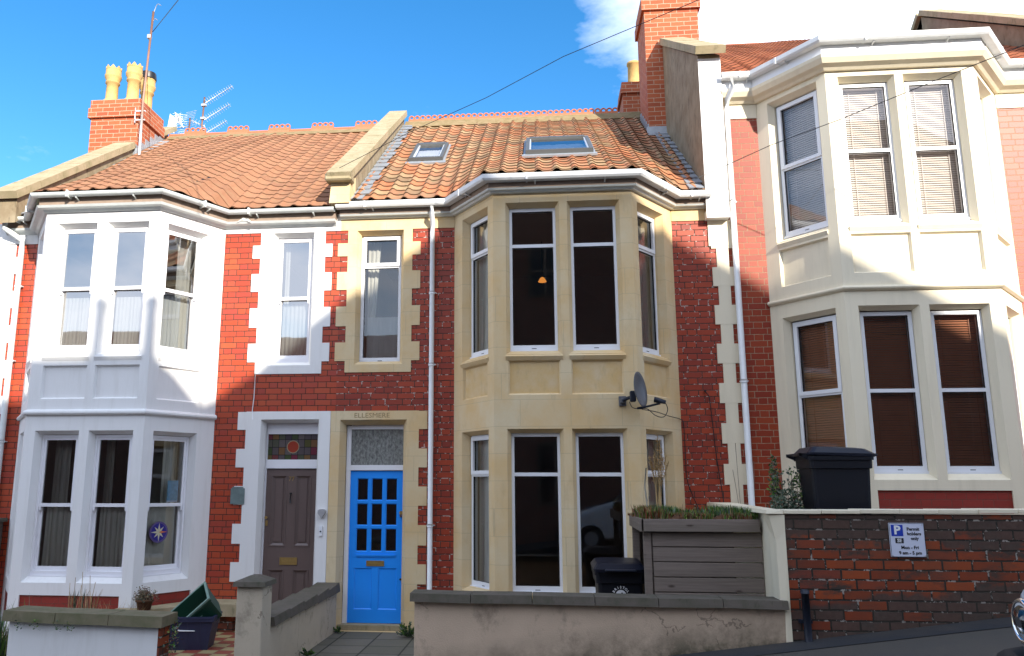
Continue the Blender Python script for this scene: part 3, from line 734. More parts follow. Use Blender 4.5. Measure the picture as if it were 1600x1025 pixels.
def surround(par, x0, x1, z0, z1, op, m, left=(), right=(), lx=0, rx=0, name='window_surround', w=.014):
    """stone dressings round an opening, toothed into the brick"""
    mb = MB(); u0, u1, v0, v1 = op[:4]
    panel(mb, FW, x0, x1, z0, z1, [op], m, w)
    for a, b, c, d in ((x0, u0, z0, z1), (u1, x1, z0, z1), (u0, u1, z0, v0), (u0, u1, v1, z1)):
        if b-a > .005 and d-c > .005: mb.fbox(FW, a, b, c, d, -.05, w-.002, m)
    for (a, b) in left: mb.fbox(FW, lx, x0, a, b, -.05, w, m)
    for (a, b) in right: mb.fbox(FW, x1, rx, a, b, -.05, w, m)
    return mb.build(name, par)

def brickwall(par, x0, x1, z0, z1, holes, m, th=.0):
    mb = MB(); ops = [(a-.03, b+.03, max(c-.03, z0), d+.03, 0, 0, .05, 0, None, m) for a, b, c, d in holes]
    panel(mb, FW, x0, x1, z0, z1, ops, m); return mb.build('wall', par)

def pipe(par, pts, r, m, clips=(), name='downpipe'):
    mb = MB(); mb.tube(pts, r, m, 10)
    for (x, y, z) in clips: mb.tube([(x, y, z-.02), (x, y, z+.02)], r+.007, m, 10); mb.box(x-.045, x+.06, y+.0, y+.05, z-.006, z+.006, m)
    return mb.build(name, par)

# ================================================================== HOUSE 2: honey stone bay, blue door
h2 = thing('terraced_house', (-.15, 11, 0), 'middle house with bare honey stone bay, bright blue front door and two roof windows', 'house')
yb = 10.15; CL, CR, JL, JR = (-.58, yb), (1.19, yb), (-1.17, F), (1.82, F)
X0, X1 = -2.80, 2.39
brickwall(h2, X0, X1, -.1, 5.62, [(-2.73, -1.81, -.1, 2.68), (-2.56, -1.89, 3.44, 5.38), (JL[0]+.03, JR[0]-.03, .0, 5.60)], 'brick2')
FF = Fr((0, yb), (1, yb)); FL = Fr(JL, CL); FR = Fr(CR, JR)
b = MB(); lo = (.50, 2.49); hi = (3.42, 5.41); ph = (2.91, 3.34)
panel(b, FF, CL[0], CR[0], -.05, 5.56, [opening(-.42, .27, *lo), opening(.37, 1.04, *lo), opening(-.42, .27, *hi), opening(.37, 1.04, *hi), recess(-.40, .25, *ph, back='stonep'), recess(.38, 1.02, *ph, back='stonep')], 'stone2')
panel(b, FL, 0, FL.L, -.05, 5.56, [opening(.22, .90, *lo), opening(.22, .90, *hi), recess(.24, .88, *ph, back='stonep')], 'stone2')
panel(b, FR, 0, FR.L, -.05, 5.56, [opening(.14, .82, *lo), opening(.14, .82, *hi), recess(.16, .80, *ph, back='stonep')], 'stone2')
for f, rs in ((FF, ((-.43, .28), (.36, 1.05))), (FL, ((.21, .91),)), (FR, ((.13, .83),))):
    for a, c in rs:
        for z in (3.42, .50):
            b.hexa([f.p(a, z-.075, .004), f.p(c, z-.075, .004), f.p(c, z-.075, -.03), f.p(a, z-.075, -.03), f.p(a, z-.03, .03), f.p(c, z-.03, .03), f.p(c, z+.045, -.09), f.p(a, z+.045, -.09)], 'stone2')
bay2 = b.build('bay', h2)
b = MB(); b.fbox(FW, X0, JL[0], 5.369, 5.62, -.05, .012, 'stone2'); b.build('eaves_band', h2)
b = MB(); b.fbox(FW, JR[0], X1, 5.369, 5.62, -.05, .012, 'stone2'); b.build('eaves_band', h2)
surround(h2, -2.69, -1.765, 3.33, 5.368, opening(-2.56, -1.89, 3.44, 5.36, sr=.05), 'stone2', ROWS, ROWS, -2.835, -1.65)
surround(h2, -2.86, -1.645, -.08, 2.80, (-2.73, -1.81, -.06, 2.68, .06, .11, .16, .02, None, None), 'stone2', (), DROWS, 0, -1.53, 'door_surround')
text('ELLESMERE', .088, 'carve', bay2, (0, 0, 0)) if False else None
text('ELLESMERE', .092, 'carve', h2, (-2.29, F-.0145, 2.735), ext=.0012, name='carved_name', sx=1.12)
Wd = -.12; cur = []
for x0, x1 in ((-.385, .235), (.405, 1.005)):
    o = casement(h2, FF, (x0, x1, .56, 2.445), Wd, 1.94)
    o = casement(h2, FF, (x0, x1, 3.49, 5.365), Wd, 4.855)
oL1 = casement(h2, FL, (.255, .865, .56, 2.445), Wd, 1.94, True); oL2 = casement(h2, FL, (.255, .865, 3.49, 5.365), Wd, 4.855, True)
oR1 = casement(h2, FR, (.175, .785, .56, 2.445), Wd, 1.94, True); oR2 = casement(h2, FR, (.175, .785, 3.49, 5.365), Wd, 4.855, True)
curtain(oL1, FL, .27, .78, .6, 2.42, Wd-.12, 'curtain', 6, .022, .70); curtain(oL1, FL, .74, .98, .6, 2.42, Wd-.15, 'curtain_blue', 2, .02)
curtain(oL2, FL, .27, .95, 3.5, 5.34, Wd-.12, 'curtain', 6, .025, .80); curtain(oR2, FR, .10, .82, 3.5, 5.34, Wd-.12, 'curtain_lace', 5, .02); curtain(oR1, FR, .10, .82, .6, 2.42, Wd-.12, 'curtain_lace', 5, .015)
lp = MB(); lp.lathe([(.01, 4.93), (.03, 4.92), (.065, 4.86), (.06, 4.855), (.02, 4.91)], .05, 12.2, 'lampglow', 16); lp.tube([(.05, 12.2, 5.0), (.05, 12.2, 5.5)], .005, 'ink', 4); lp.build('pendant_lamp', h2)
o = casement(h2, FW, (-2.515, -1.935, 3.49, 5.315), -.12, 4.86, True); curtain(o, FW, -2.46, -2.27, 3.55, 5.27, -.30, 'curtain', 3, .02, -2.38)
curtain(o, FW, -2.44, -1.98, 3.55, 4.15, -.24, 'net', 4, .008, name='net_curtain')
interior(h2, X0+.08, X1-.08, JL, CL, CR, JR, ((.12, 2.85), (3.05, 5.56)))
# --- blue door
d = MB(); dx0, dx1 = -2.605, -1.860; wd = -.175
pv = [(-2.515, -2.355), (-2.315, -2.155), (-2.115, -1.955)]; ph_ = [(1.60, 1.90), (1.27, 1.565), (.93, 1.235)]
ops = [(a, c_, z0, z1, .012, .012, .03, .012, None, None) for a, c_ in pv for z0, z1 in ph_]
ops += [recess(-2.525, -2.28, .19, .72, .014, 'blue', .014), recess(-2.20, -1.945, .19, .72, .014, 'blue', .014)]
panel(d, FW, dx0, dx1, .02, 2.00, ops, 'blue', wd)
d.fbox(FW, dx0, dx1, .02, 2.0, wd-.045, wd-.042, 'ink'); d.fbox(FW, -2.50, -1.97, .875, .895, wd, wd+.018, 'blue')
d.fbox(FW, -2.492, -1.978, .86, .875, wd, wd+.010, 'blue')
door = d.build('door', h2)
g = MB()
for a, c_ in pv:
    for z0, z1 in ph_: g.face([FW.p(a, z0, wd-.022), FW.p(c_, z0, wd-.022), FW.p(c_, z1, wd-.022), FW.p(a, z1, wd-.022)], 'glass_dark')
g.build('pane', door)
k = MB(); ringbars(k, FW, -2.36, -2.12, .745, .815, .012, wd, wd+.012, 'brass'); k.fbox(FW, -2.35, -2.13, .755, .805, wd, wd+.006, 'brass'); k.fbox(FW, -2.335, -2.145, .765, .795, wd+.006, wd+.012, 'brass'); k.build('letterbox', door)
k = MB(); k.tube([FW.p(-1.90, 1.44, wd), FW.p(-1.90, 1.44, wd+.02)], .026, 'brass', 12); k.fbox(FW, -1.915, -1.885, 1.385, 1.42, wd, wd+.03, 'chrome'); k.build('lock', door)
k = MB(); k.tube([FW.p(-1.895, .58, wd), FW.p(-1.895, .58, wd+.02)], .014, 'black', 10); k.build('handle', door)
f_ = MB(); f_.fbox(FW, -2.665, dx0, -.0, 2.61, -.20, -.150, 'wood_white'); f_.fbox(FW, dx1, -1.845, -.0, 2.61, -.20, -.150, 'wood_white'); f_.fbox(FW, dx0, dx1, 2.005, 2.075, -.20, -.148, 'wood_white'); f_.fbox(FW, dx0, dx1, 2.56, 2.62, -.20, -.152, 'wood_white'); f_.fbox(FW, -2.70, -1.84, -.05, .015, -.22, -.02, 'stonec'); f_.build('door_frame', h2)
k = MB(); k.face([FW.p(dx0, 2.075, -.175), FW.p(dx1, 2.075, -.175), FW.p(dx1, 2.56, -.175), FW.p(dx0, 2.56, -.175)], 'glass_frost'); k.build('fanlight', h2)
# --- eaves, gutter, pipe
OUT2 = [(X0, F), JL, CL, CR, JR, (2.33, F)]
b = MB(); sweep(b, OUT2, [(0, 5.53), (.05, 5.53), (.07, 5.55), (.10, 5.555), (.115, 5.575), (0, 5.58)], 'gutterg'); sweep(b, OUT2, [(0, 5.582), (.105, 5.582), (.105, 5.70), (0, 5.70)], 'fascia'); b.build('fascia', h2)
gutter(h2, [(-2.84, F)]+OUT2[1:], 5.705, 'gutter', 'square')
pipe(h2, [(-1.475, 10.83, 5.66), (-1.475, 10.83, 5.55), (-1.475, 10.93, 5.42), (-1.475, 10.94, 5.3), (-1.475, 10.94, -.05)], .034, 'gutter', [(-1.475, 10.94, 4.42), (-1.475, 10.94, 3.42), (-1.475, 10.94, 1.29)])
poly = outline(X0, JL, CL, CR, JR, 2.5, .19)
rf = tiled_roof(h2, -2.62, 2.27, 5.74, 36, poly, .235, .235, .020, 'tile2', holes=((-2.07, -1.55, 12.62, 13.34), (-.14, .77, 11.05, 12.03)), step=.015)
zr = 5.74+math.tan(R(36))*(15.2-10.85)
x = -2.55; c0 = None
for k in range(11):
    if x+.45 > 2.05: break
    if c0 is None: c0 = crest(rf, x, .452, 15.2, zr+.03)
    else: part_copy(c0, rf, (k*.462, 0, .004*math.sin(k*3.1)))
    x += .462
b = MB(); b.prism([(14.93, zr-.155), (14.98, zr-.16), (15.2, zr-.05), (15.3, zr-.1), (15.2, zr+.075), (15.13, zr+.055)], -2.6, 2.2, 'ridgem', 'x'); b.build('ridge_mortar', rf)
skylight(rf, -2.09, -1.53, 12.55, 13.42, 5.74, 36); skylight(rf, -.16, .79, 10.98, 12.12, 5.74, 31.36, 9.96)
# stepped lead soakers at both verges
t36 = math.tan(R(36)); nn = Vector((0, -math.sin(R(36)), math.cos(R(36))))
for side, xa, xb in ((0, -2.63, -2.44), (1, 2.05, 2.27)):
    k = 0; y = 15.15; b = MB()
    while y > 11.0:
        P = lambda xx, yy, o: Vector((xx, yy, 5.74+t36*(yy-10.85)))+nn*o
        xj = .03*math.sin(k*2.2)
        b.hexa([P(xa, y-.23, .045), P(xb+xj, y-.23, .045), P(xb+xj, y, .03), P(xa, y, .03), P(xa, y-.23, .062), P(xb+xj, y-.23, .058), P(xb+xj, y, .035), P(xa, y, .04)], 'lead'); y -= .215; k += 1
    b.build('verge_lead', rf)
# chimney between houses 2 and 3, parapets
ch2 = chimney(h2, 1.97, 2.92, 13.75, 14.75, 7.3, 10.62, [(2.25, 14.1, .5, 'roll'), (2.65, 14.1, .5, 'roll'), (2.25, 14.5, .5, 'roll')])
b = MB(); P = lambda xx, yy, o: (xx, yy, 5.74+t36*(yy-10.85)+o)
b.hexa([P(1.93, 13.70, -.02), P(2.3, 13.70, -.02), P(2.3, 13.75, .02), P(1.93, 13.75, .02), P(1.93, 13.735, .17), P(2.3, 13.735, .17), P(2.3, 13.749, .17), P(1.93, 13.749, .17)], 'lead')
for k in range(5):
    y = 13.75+k*.2; b.hexa([P(1.955, y, -.03), P(1.969, y, -.03), P(1.969, y+.2, -.03), P(1.955, y+.2, -.03), P(1.955, y, .22), P(1.969, y, .22), P(1.969, y+.2, .14), P(1.955, y+.2, .14)], 'lead')
b.box(1.9, 2.3, 13.60, 13.72, P(0, 13.6, .05)[2], P(0, 13.6, .075)[2], 'lead'); b.build('chimney_flashing', ch2)
chimney(h2, 1.78, 2.62, 15.9, 16.7, 8.0, 9.98, [(2.06, 16.2, .58, 'roll')], .25)

# ================================================================== HOUSE 1: white painted bay, brown door
h1 = thing('terraced_house', (-5.3, 11, 0), 'house with white painted bay, sash windows, brown front door and crown chimney pots', 'house')
yb1 = 10.08; CL, CR, JL, JR = (-6.67, yb1), (-5.06, yb1), (-7.37, F), (-4.505, F); X0, X1 = -7.90, -2.80
brickwall(h1, X0, X1, -.6, 5.62, [(-3.84, -3.02, -.6, 2.69), (-3.79, -3.18, 3.44, 5.37), (JL[0]+.03, JR[0]-.03, -.4, 5.60)], 'brick1')
FF = Fr((0, yb1), (1, yb1)); FL = Fr(JL, CL); FR = Fr(CR, JR); b = MB(); lo = (.60, 2.49); hi = (3.48, 5.29); ph = (2.90, 3.34)
panel(b, FF, CL[0], CR[0], -.5, 5.56, [opening(-6.53, -5.93, *lo, sr=.07), opening(-5.80, -5.20, *lo, sr=.07), opening(-6.50, -5.93, *hi), opening(-5.79, -5.20, *hi), recess(-6.51, -5.90, *ph), recess(-5.79, -5.18, *ph), recess(-6.53, -5.22, .10, .45, .02, 'brickp', .0)], 'white')
for f, m0, m1 in ((FL, .30, .97), (FR, .14, .80)):
    panel(b, f, 0, f.L, -.5, 5.56, [opening(m0, m1, *lo, sr=.07), opening(m0, m1, *hi), recess(m0+.01, m1-.01, *ph), recess(m0-.03, m1+.05, .10, .45, .02, 'brickp', .0)], 'white')
for i in range(2):  # back plates so that the closed panels are closed
    pass
for f, rs in ((FF, ((-6.51, -5.90), (-5.79, -5.18))), (FL, ((.31, .96),)), (FR, ((.15, .79),))):
    for a, c in rs: b.face([f.p(a, 2.90, -.0362), f.p(c, 2.90, -.0362), f.p(c, 3.34, -.0362), f.p(a, 3.34, -.0362)], 'white')
    for a, c in rs: b.hexa([f.p(a-.02, 3.40, .002), f.p(c+.02, 3.40, .002), f.p(c+.02, 3.40, -.03), f.p(a-.02, 3.40, -.03), f.p(a-.02, 3.45, .022), f.p(c+.02, 3.45, .022), f.p(c+.02, 3.52, -.09), f.p(a-.02, 3.52, -.09)], 'white')
sweep(b, [JL, CL, CR, JR], [(-.005, 2.69), (.03, 2.69), (.045, 2.71), (.045, 2.73), (.03, 2.75), (-.005, 2.765)], 'white')
b.build('bay', h1)
b = MB(); b.fbox(FW, X0, JL[0], 5.30, 5.62, -.05, .014, 'white'); b.build('eaves_band', h1)
b = MB(); b.fbox(FW, JR[0], X1-.0005, 5.369, 5.62, -.05, .014, 'white'); b.build('eaves_band', h1)
surround(h1, -3.965, -3.02, 3.32, 5.368, opening(-3.79, -3.18, 3.44, 5.36), 'white', ROWS, ROWS, -4.08, -2.915)
surround(h1, -4.05, -2.864, -.5, 2.80, (-3.84, -3.02, -.4, 2.69, .04, .10, .15, .02, None, None), 'white', DROWS+[(-.45, -.22)], (), -4.17, 0, 'door_surround')
b = MB()
for z in [i*.515-.3 for i in range(12)]: b.fbox(FW, -8.05, -7.62, z, z+.257, -.02, .014, 'white')
b.fbox(FW, -7.98, -7.70, -.6, 5.35, -.02, .012, 'white'); b.fbox(FW, -7.92, -7.56, 5.30, 5.98, -.35, .03, 'white'); b.build('quoins', h1)
def sashes(f, u0, u1, fac='glass_up'):
    o = sash(h1, f, (u0, u1, .68, 2.44), -.11, 1.545, 'glass', 'glass'); o2 = sash(h1, f, (u0, u1, 3.53, 5.25), -.11, 4.40); return o, o2
for (a, c, f, i) in ((-6.495, -5.965, FF, 0), (-5.765, -5.235, FF, 1), (.175, .765, FR, 2), (.335, .935, FL, 3)):
    o, o2 = sashes(f, a, c)
    curtain(o, f, a+.08, c-.06, .75, 1.52, -.235, 'curtain', 6 if i != 2 else 2, .02, name='net_curtain')
    curtain(o2, f, a+.06, c-.06, 3.60, 4.30, -.235, 'net', 8, .012, name='net_curtain')
    if i == 0: curtain(o, f, a+.05, a+.27, .75, 2.42, -.36, 'curtain_lace', 3, .02)
    if i == 1: curtain(o, f, a+.03, a+.15, .75, 2.42, -.36, 'curtain_lace', 2, .02)
    if i == 2: curtain(o, f, c-.27, c-.05, .75, 2.42, -.30, 'curtain', 3, .02); curtain(o2, f, c-.26, c-.04, 3.6, 5.2, -.30, 'net', 3, .02)
o = sash(h1, FW, (-3.745, -3.225, 3.50, 5.32), -.11, 4.42); curtain(o, FW, -3.69, -3.27, 3.57, 4.36, -.25, 'net', 7, .012, name='net_curtain'); curtain(o, FW, -3.69, -3.62, 4.3, 5.27, -.3, 'curtain', 2, .01)
interior(h1, X0+.08, X1-.08, JL, CL, CR, JR, ((.12, 2.85), (3.05, 5.56)))
# --- brown door with four moulded panels
d = MB(); dx0, dx1 = -3.785, -3.075; wd = -.17
ops = [recess(-3.70, -3.50, 1.00, 1.93, .02, 'taupe', .03), recess(-3.36, -3.16, 1.00, 1.93, .02, 'taupe', .03), recess(-3.70, -3.50, .12, .68, .02, 'taupe', .03), recess(-3.36, -3.16, .12, .68, .02, 'taupe', .03)]
panel(d, FW, dx0, dx1, -.02, 2.02, ops, 'taupe', wd)
for o_ in ops: ringbars(d, FW, o_[0]-.012, o_[1]+.012, o_[2]-.012, o_[3]+.012, .014, wd-.004, wd+.008, 'taupe'); d.fbox(FW, o_[0]+.05, o_[1]-.05, o_[2]+.05, o_[3]-.05, wd-.02, wd-.010, 'taupe')
door = d.build('door', h1)
k = MB(); ringbars(k, FW, -3.55, -3.31, .75, .845, .014, wd, wd+.012, 'brass'); k.fbox(FW, -3.54, -3.32, .76, .835, wd, wd+.006, 'brass'); k.fbox(FW, -3.52, -3.34, .778, .82, wd+.006, wd+.012, 'brass'); k.build('letterbox', door)
k = MB(); k.tube([FW.p(-3.43, 1.68, wd+.02), FW.p(-3.43, 1.62, wd+.035), FW.p(-3.43, 1.57, wd+.02)], [.006, .009, .014], 'black', 8); k.tube([FW.p(-3.43, 1.69, wd), FW.p(-3.43, 1.69, wd+.03)], .014, 'black', 10); k.build('knocker', door)
k = MB(); k.tube([FW.p(-3.755, 1.37, wd), FW.p(-3.755, 1.37, wd+.03), FW.p(-3.755, 1.37, wd+.045)], [.012, .012, .02], 'brass', 12); k.fbox(FW, -3.77, -3.74, 1.26, 1.33, wd, wd+.008, 'brass'); k.build('handle', door)
text('77', .085, 'brass', door, (-3.43, F-wd-.004, 1.885), ext=.003, name='house_number')
f_ = MB(); f_.fbox(FW, -3.86, dx0, -.05, 2.66, -.20, -.148, 'wood_white'); f_.fbox(FW, dx1, -3.03, -.05, 2.66, -.20, -.148, 'wood_white'); f_.fbox(FW, dx0, dx1, 2.03, 2.15, -.20, -.146, 'wood_white'); f_.fbox(FW, dx0, dx1, 2.50, 2.66, -.20, -.150, 'wood_white'); f_.build('door_frame', h1)
def stained():
    m, t = mat('leaded stained glass'); p = t.pos(); s = t.sep(p)
    cx, cz = -3.43, 2.325; r = t.m('SQRT', t.m('ADD', t.m('POWER', t.m('SUBTRACT', s[0], cx), 2), t.m('POWER', t.m('SUBTRACT', s[2], cz), 2)))
    a = t.m('FLOOR', t.m('MULTIPLY', t.m('ADD', s[0], 10), 11)); bb = t.m('FLOOR', t.m('MULTIPLY', s[2], 9.5)); wn, _ = t.white(t.comb(a, bb))
    c = t.ramp(wn, [(0, (.06, .05, .06)), (.35, (.12, .10, .10)), (.55, (.05, .07, .03)), (.75, (.16, .10, .04)), (1, (.14, .03, .05))])
    fx = t.m('FRACT', t.m('MULTIPLY', t.m('ADD', s[0], 10), 11)); fz = t.m('FRACT', t.m('MULTIPLY', s[2], 9.5))
    c = t.mix(t.m('LESS_THAN', t.m('MINIMUM', fx, fz), .07), c, (.02, .02, .02))
    c = t.mix(t.m('LESS_THAN', r, .088), c, (.30, .26, .16)); c = t.mix(t.m('LESS_THAN', r, .078), c, (.30, .05, .03)); t.bsdf(c, .12, 0, t.noise(p, 30, 3), .4, .005); M['stained'] = m
stained()
k = MB(); k.face([FW.p(dx0, 2.15, -.175), FW.p(dx1, 2.15, -.175), FW.p(dx1, 2.50, -.175), FW.p(dx0, 2.50, -.175)], 'stained'); k.build('fanlight', h1)
# bell, heart lamp, plaque
k = MB(); k.fbox(FW, -2.965, -2.925, 1.14, 1.27, .014, .035, 'upvc'); k.tube([FW.p(-2.945, 1.20, .035), FW.p(-2.945, 1.20, .04)], .01, 'ink', 10); k.build('doorbell', h1)
k = MB(); k.prism([(-2.935, 1.37), (-2.885, 1.44), (-2.885, 1.475), (-2.91, 1.49), (-2.96, 1.49), (-2.985, 1.475), (-2.985, 1.44)], F-.07, F-.014, 'steel'); k.build('porch_lamp', h1)
k = MB(); k.fbox(FW, -4.21, -4.02, 1.55, 1.76, .014, .03, 'slate'); k.fbox(FW, -4.19, -4.04, 1.76, 1.78, .014, .03, 'slate'); k.build('plaque', h1)
# eaves
OUT1 = [(-7.86, F), JL, CL, CR, JR, (-2.86, F)]
b = MB(); sweep(b, OUT1, [(0, 5.44), (.03, 5.44), (.06, 5.47), (.12, 5.48), (.14, 5.51), (0, 5.515)], 'gutterg'); sweep(b, OUT1, [(0, 5.517), (.11, 5.517), (.11, 5.64), (0, 5.64)], 'fascia'); b.build('fascia', h1)
gutter(h1, OUT1, 5.655, 'gutterg', 'round', out=.18)
b = MB(); b.prism([(-4.30, 5.49), (-4.22, 5.52), (-4.14, 5.51), (-4.05, 5.47), (-4.12, 5.545), (-4.2, 5.56)], F-.15, F-.142, 'net'); b.build('torn_tape', h1)
pipe(h1, [(-7.80, 10.82, 5.61), (-7.80, 10.82, 5.50), (-7.58, 10.93, 5.34), (-7.58, 10.94, 5.2), (-7.58, 10.94, -.4)], .042, 'gutterg', [(-7.58, 10.94, z) for z in (4.65, 3.55, 2.4, 1.3)])
pipe(h1, [(-3.95, 10.985, 3.33), (-3.955, 10.985, 3.0), (-3.97, 10.985, 2.81), (-3.96, 10.985, 2.69)], .006, 'upvc', name='cable')
poly = outline(-7.9, JL, CL, CR, JR, -2.8, .19)
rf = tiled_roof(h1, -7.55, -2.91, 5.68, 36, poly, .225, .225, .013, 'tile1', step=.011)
zr = 5.68+math.tan(R(36))*(15.2-10.85)
c0 = None
for k, x in enumerate((-7.22, -6.31, -5.44, -4.54, -3.64)):
    if k == 0: c0 = crest(rf, x, .45, 15.2, zr+.03, rings=4)
    else: part_copy(c0, rf, (x+7.22, 0, 0))
c1 = None
for k, x in enumerate((-7.55, -6.77, -5.86, -4.99, -4.09, -3.19)):
    b = MB(); L = (.33, .46, .42, .45, .45, .28)[k]; b.prism([(15.07, zr-.06), (15.2, zr+.06), (15.33, zr-.06), (15.31, zr-.08), (15.2, zr+.02), (15.09, zr-.08)], x, x+L, 'ridge', 'x'); b.prism([(15.17, zr+.04), (15.23, zr+.04), (15.22, zr+.075), (15.18, zr+.075)], x, x+L, 'ridge', 'x'); b.build('ridge_tile', rf)
b = MB(); b.prism([(14.96, zr-.14), (15.05, zr-.16), (15.2, zr+.0), (15.3, zr-.1), (15.2, zr+.03), (15.12, zr+.0)], -7.5, -2.9, 'ridgem', 'x'); b.build('ridge_mortar', rf)
b = MB(); k = 0; y = 13.7
while y > 11.0:
    P = lambda xx, yy, o: Vector((xx, yy, 5.68+t36*(yy-10.85)))+nn*o
    b.hexa([P(-7.56, y-.26, .04), P(-7.42, y-.26, .04), P(-7.42, y-.04, .03), P(-7.56, y-.04, .03), P(-7.56, y-.26, .06), P(-7.42, y-.26, .055), P(-7.42, y-.04, .04), P(-7.56, y-.04, .045)], 'lead'); y -= .26
for k in range(6):
    y = 13.85+k*.18; q = lambda o: 5.68+t36*(y-10.85)+o
    b.box(-7.545, -7.53, y, y+.175, q(-.05), q(.26-.0*k), 'lead'); b.box(-7.54, -7.33, y, y+.175, q(.0), q(.06), 'lead')
b.box(-8.2, -7.5, 13.86, 13.895, 7.7, 8.05, 'lead'); b.build('verge_lead', rf)
ch1 = chimney(h1, -8.50, -7.55, 13.90, 14.85, 6.8, 9.07, [(-8.27, 14.15, .80, 'crown'), (-7.84, 14.15, .83, 'crown'), (-7.80, 14.62, .80, 'crown')])
b = MB(); b.lathe([(.15, 9.98), (.165, 9.86), (.16, 9.84)], -7.80, 14.62, 'black', 16); b.lathe([(0.01, 10.0), (.15, 9.98)], -7.80, 14.62, 'black', 16); b.build('cowl', ch1)
parapet(h1, -7.88, -7.58, [(10.72, 5.55), (15.2, 8.6), (15.2, 8.93), (10.72, 5.93)], [(10.66, 5.90), (13.88, 8.06)], 'stoner', 'stonec', .05, .11)
parapet(h1, -7.88, -7.58, [(14.86, 8.2), (15.6, 8.7), (15.6, 9.05), (14.86, 8.63)], [(14.86, 8.72), (15.5, 9.13)], 'stoner', 'stonec', .05, .10)
p12 = parapet(h1, -2.88, -2.64, [(10.80, 5.72), (10.80, 6.04), (15.2, 9.05), (15.2, 8.6), (11.0, 5.66)], [(10.66, 6.01), (15.22, 9.12)], 'stoner', 'stonec', .055, .11)
b = MB(); b.hexa([(-2.92, 10.74, 5.70), (-2.63, 10.74, 5.70), (-2.63, 11.1, 5.70), (-2.92, 11.1, 5.70), (-2.90, 10.76, 6.02), (-2.63, 10.76, 6.02), (-2.63, 11.1, 6.2), (-2.90, 11.1, 6.2)], 'stone2')
b.box(-2.97, -2.59, 10.63, 10.86, 6.0, 6.11, 'stonec', .02); b.build('kneeler', p12)

# ================================================================== HOUSE 3: cream painted bay
h3 = thing('terraced_house', (5, 11, 1.1), 'house with cream painted bay and venetian blinds, higher up the hill than its neighbours', 'house')
yb3 = 10.15; CL, CR, JL, JR = (3.70, yb3), (5.51, yb3), (3.05, F), (6.20, F); X0, X1 = 2.39, 7.60
brickwall(h3, X0, X1, -.1, 7.2, [(JL[0]+.03, JR[0]-.03, .8, 7.15)], 'brick3')
FF = Fr((0, yb3), (1, yb3)); FL = Fr(JL, CL); FR = Fr(CR, JR); b = MB(); lo = (1.88, 3.96); hi = (4.98, 6.97); ph = (4.37, 4.87)
panel(b, FF, CL[0], CR[0], .9, 7.20, [opening(3.85, 4.56, *lo, sr=.07), opening(4.67, 5.36, *lo, sr=.07), opening(3.85, 4.55, *hi), opening(4.65, 5.36, *hi), recess(3.84, 4.55, *ph, .04), recess(4.65, 5.37, *ph, .04), recess(3.88, 5.36, 1.5, 1.76, .02, 'brickp', 0)], 'cream')
panel(b, FL, 0, FL.L, .9, 7.20, [opening(.18, .94, *lo, sr=.07), opening(.18, .94, *hi), recess(.20, .92, *ph, .04)], 'cream'); panel(b, FR, 0, FR.L, .9, 7.20, [opening(.16, .90, *lo, sr=.07), opening(.16, .90, *hi), recess(.18, .88, *ph, .04)], 'cream')
for f, rs in ((FF, ((3.84, 4.55), (4.65, 5.37))), (FL, ((.20, .92),)), (FR, ((.18, .88),))):
    for a, c in rs: b.face([f.p(a, ph[0], -.0412), f.p(c, ph[0], -.0412), f.p(c, ph[1], -.0412), f.p(a, ph[1], -.0412)], 'cream')
    for a, c in rs: b.hexa([f.p(a-.01, 4.90, .002), f.p(c+.01, 4.90, .002), f.p(c+.01, 4.90, -.03), f.p(a-.01, 4.90, -.03), f.p(a-.01, 4.95, .025), f.p(c+.01, 4.95, .025), f.p(c+.01, 5.03, -.09), f.p(a-.01, 5.03, -.09)], 'cream')
sweep(b, [JL, CL, CR, JR], [(-.005, 4.145), (.02, 4.145), (.045, 4.165), (.05, 4.18), (.035, 4.205), (-.005, 4.215)], 'cream')
b.build('bay', h3)
for a, c in ((2.57, JL[0]), (JR[0], X1)): b = MB(); b.fbox(FW, a, c, 6.83, 7.2, -.05, .014, 'cream'); b.build('eaves_band', h3)
b = MB(); z = .25; k = 0
b.fbox(FW, 2.395, 2.555, .2, 5.35, -.02, .014, 'cream')
while z < 5.2:
    if k % 2 == 0: b.fbox(FW, 2.33, 2.625, z, z+.262, -.02, .0165, 'cream')
    z += .262; k += 1
b.build('quoins', h3)
def blinds(o, f, a, c, v0, v1, m, tilt): blind(o, f, a+.03, c+.02, v0+.06, v1-.04, -.225, m, .03, tilt)
for (a, c, f) in ((3.90, 4.51, FF), (4.72, 5.31, FF), (.235, .885, FL), (.215, .845, FR)):
    o = casement(h3, f, (a, c, 1.98, 3.90), -.12, 2.935, opener=(f is FL)); blinds(o, f, a, c, 1.98, 3.9, 'blind', .95)
    o = casement(h3, f, (a, c, 5.07, 6.915), -.12, 6.0, opener=(f is FL)); blinds(o, f, a, c, 5.07, 6.915, 'blindw', 1.15)
interior(h3, X0+.08, X1-.08, JL, CL, CR, JR, ((1.45, 4.3), (4.5, 7.1)))
OUT3 = [(2.56, F), JL, CL, CR, JR, (7.45, F)]
b = MB(); sweep(b, OUT3, [(0, 7.04), (.04, 7.04), (.07, 7.07), (.13, 7.10), (.17, 7.16), (.18, 7.20), (0, 7.205)], 'cream'); sweep(b, OUT3, [(0, 7.206), (.13, 7.206), (.13, 7.40), (0, 7.40)], 'upvc'); b.build('fascia', h3)
gutter(h3, OUT3, 7.40, 'gutter', 'square', out=.19)
pipe(h3, [(2.70, 10.80, 7.36), (2.70, 10.80, 7.2), (2.64, 10.90, 7.08), (2.635, 10.93, 6.95), (2.635, 10.93, 1.1)], .040, 'gutter', [(2.635, 10.93, 3.15), (2.635, 10.93, 5.6)])
poly = outline(2.56, JL, CL, CR, JR, 7.6, .2)
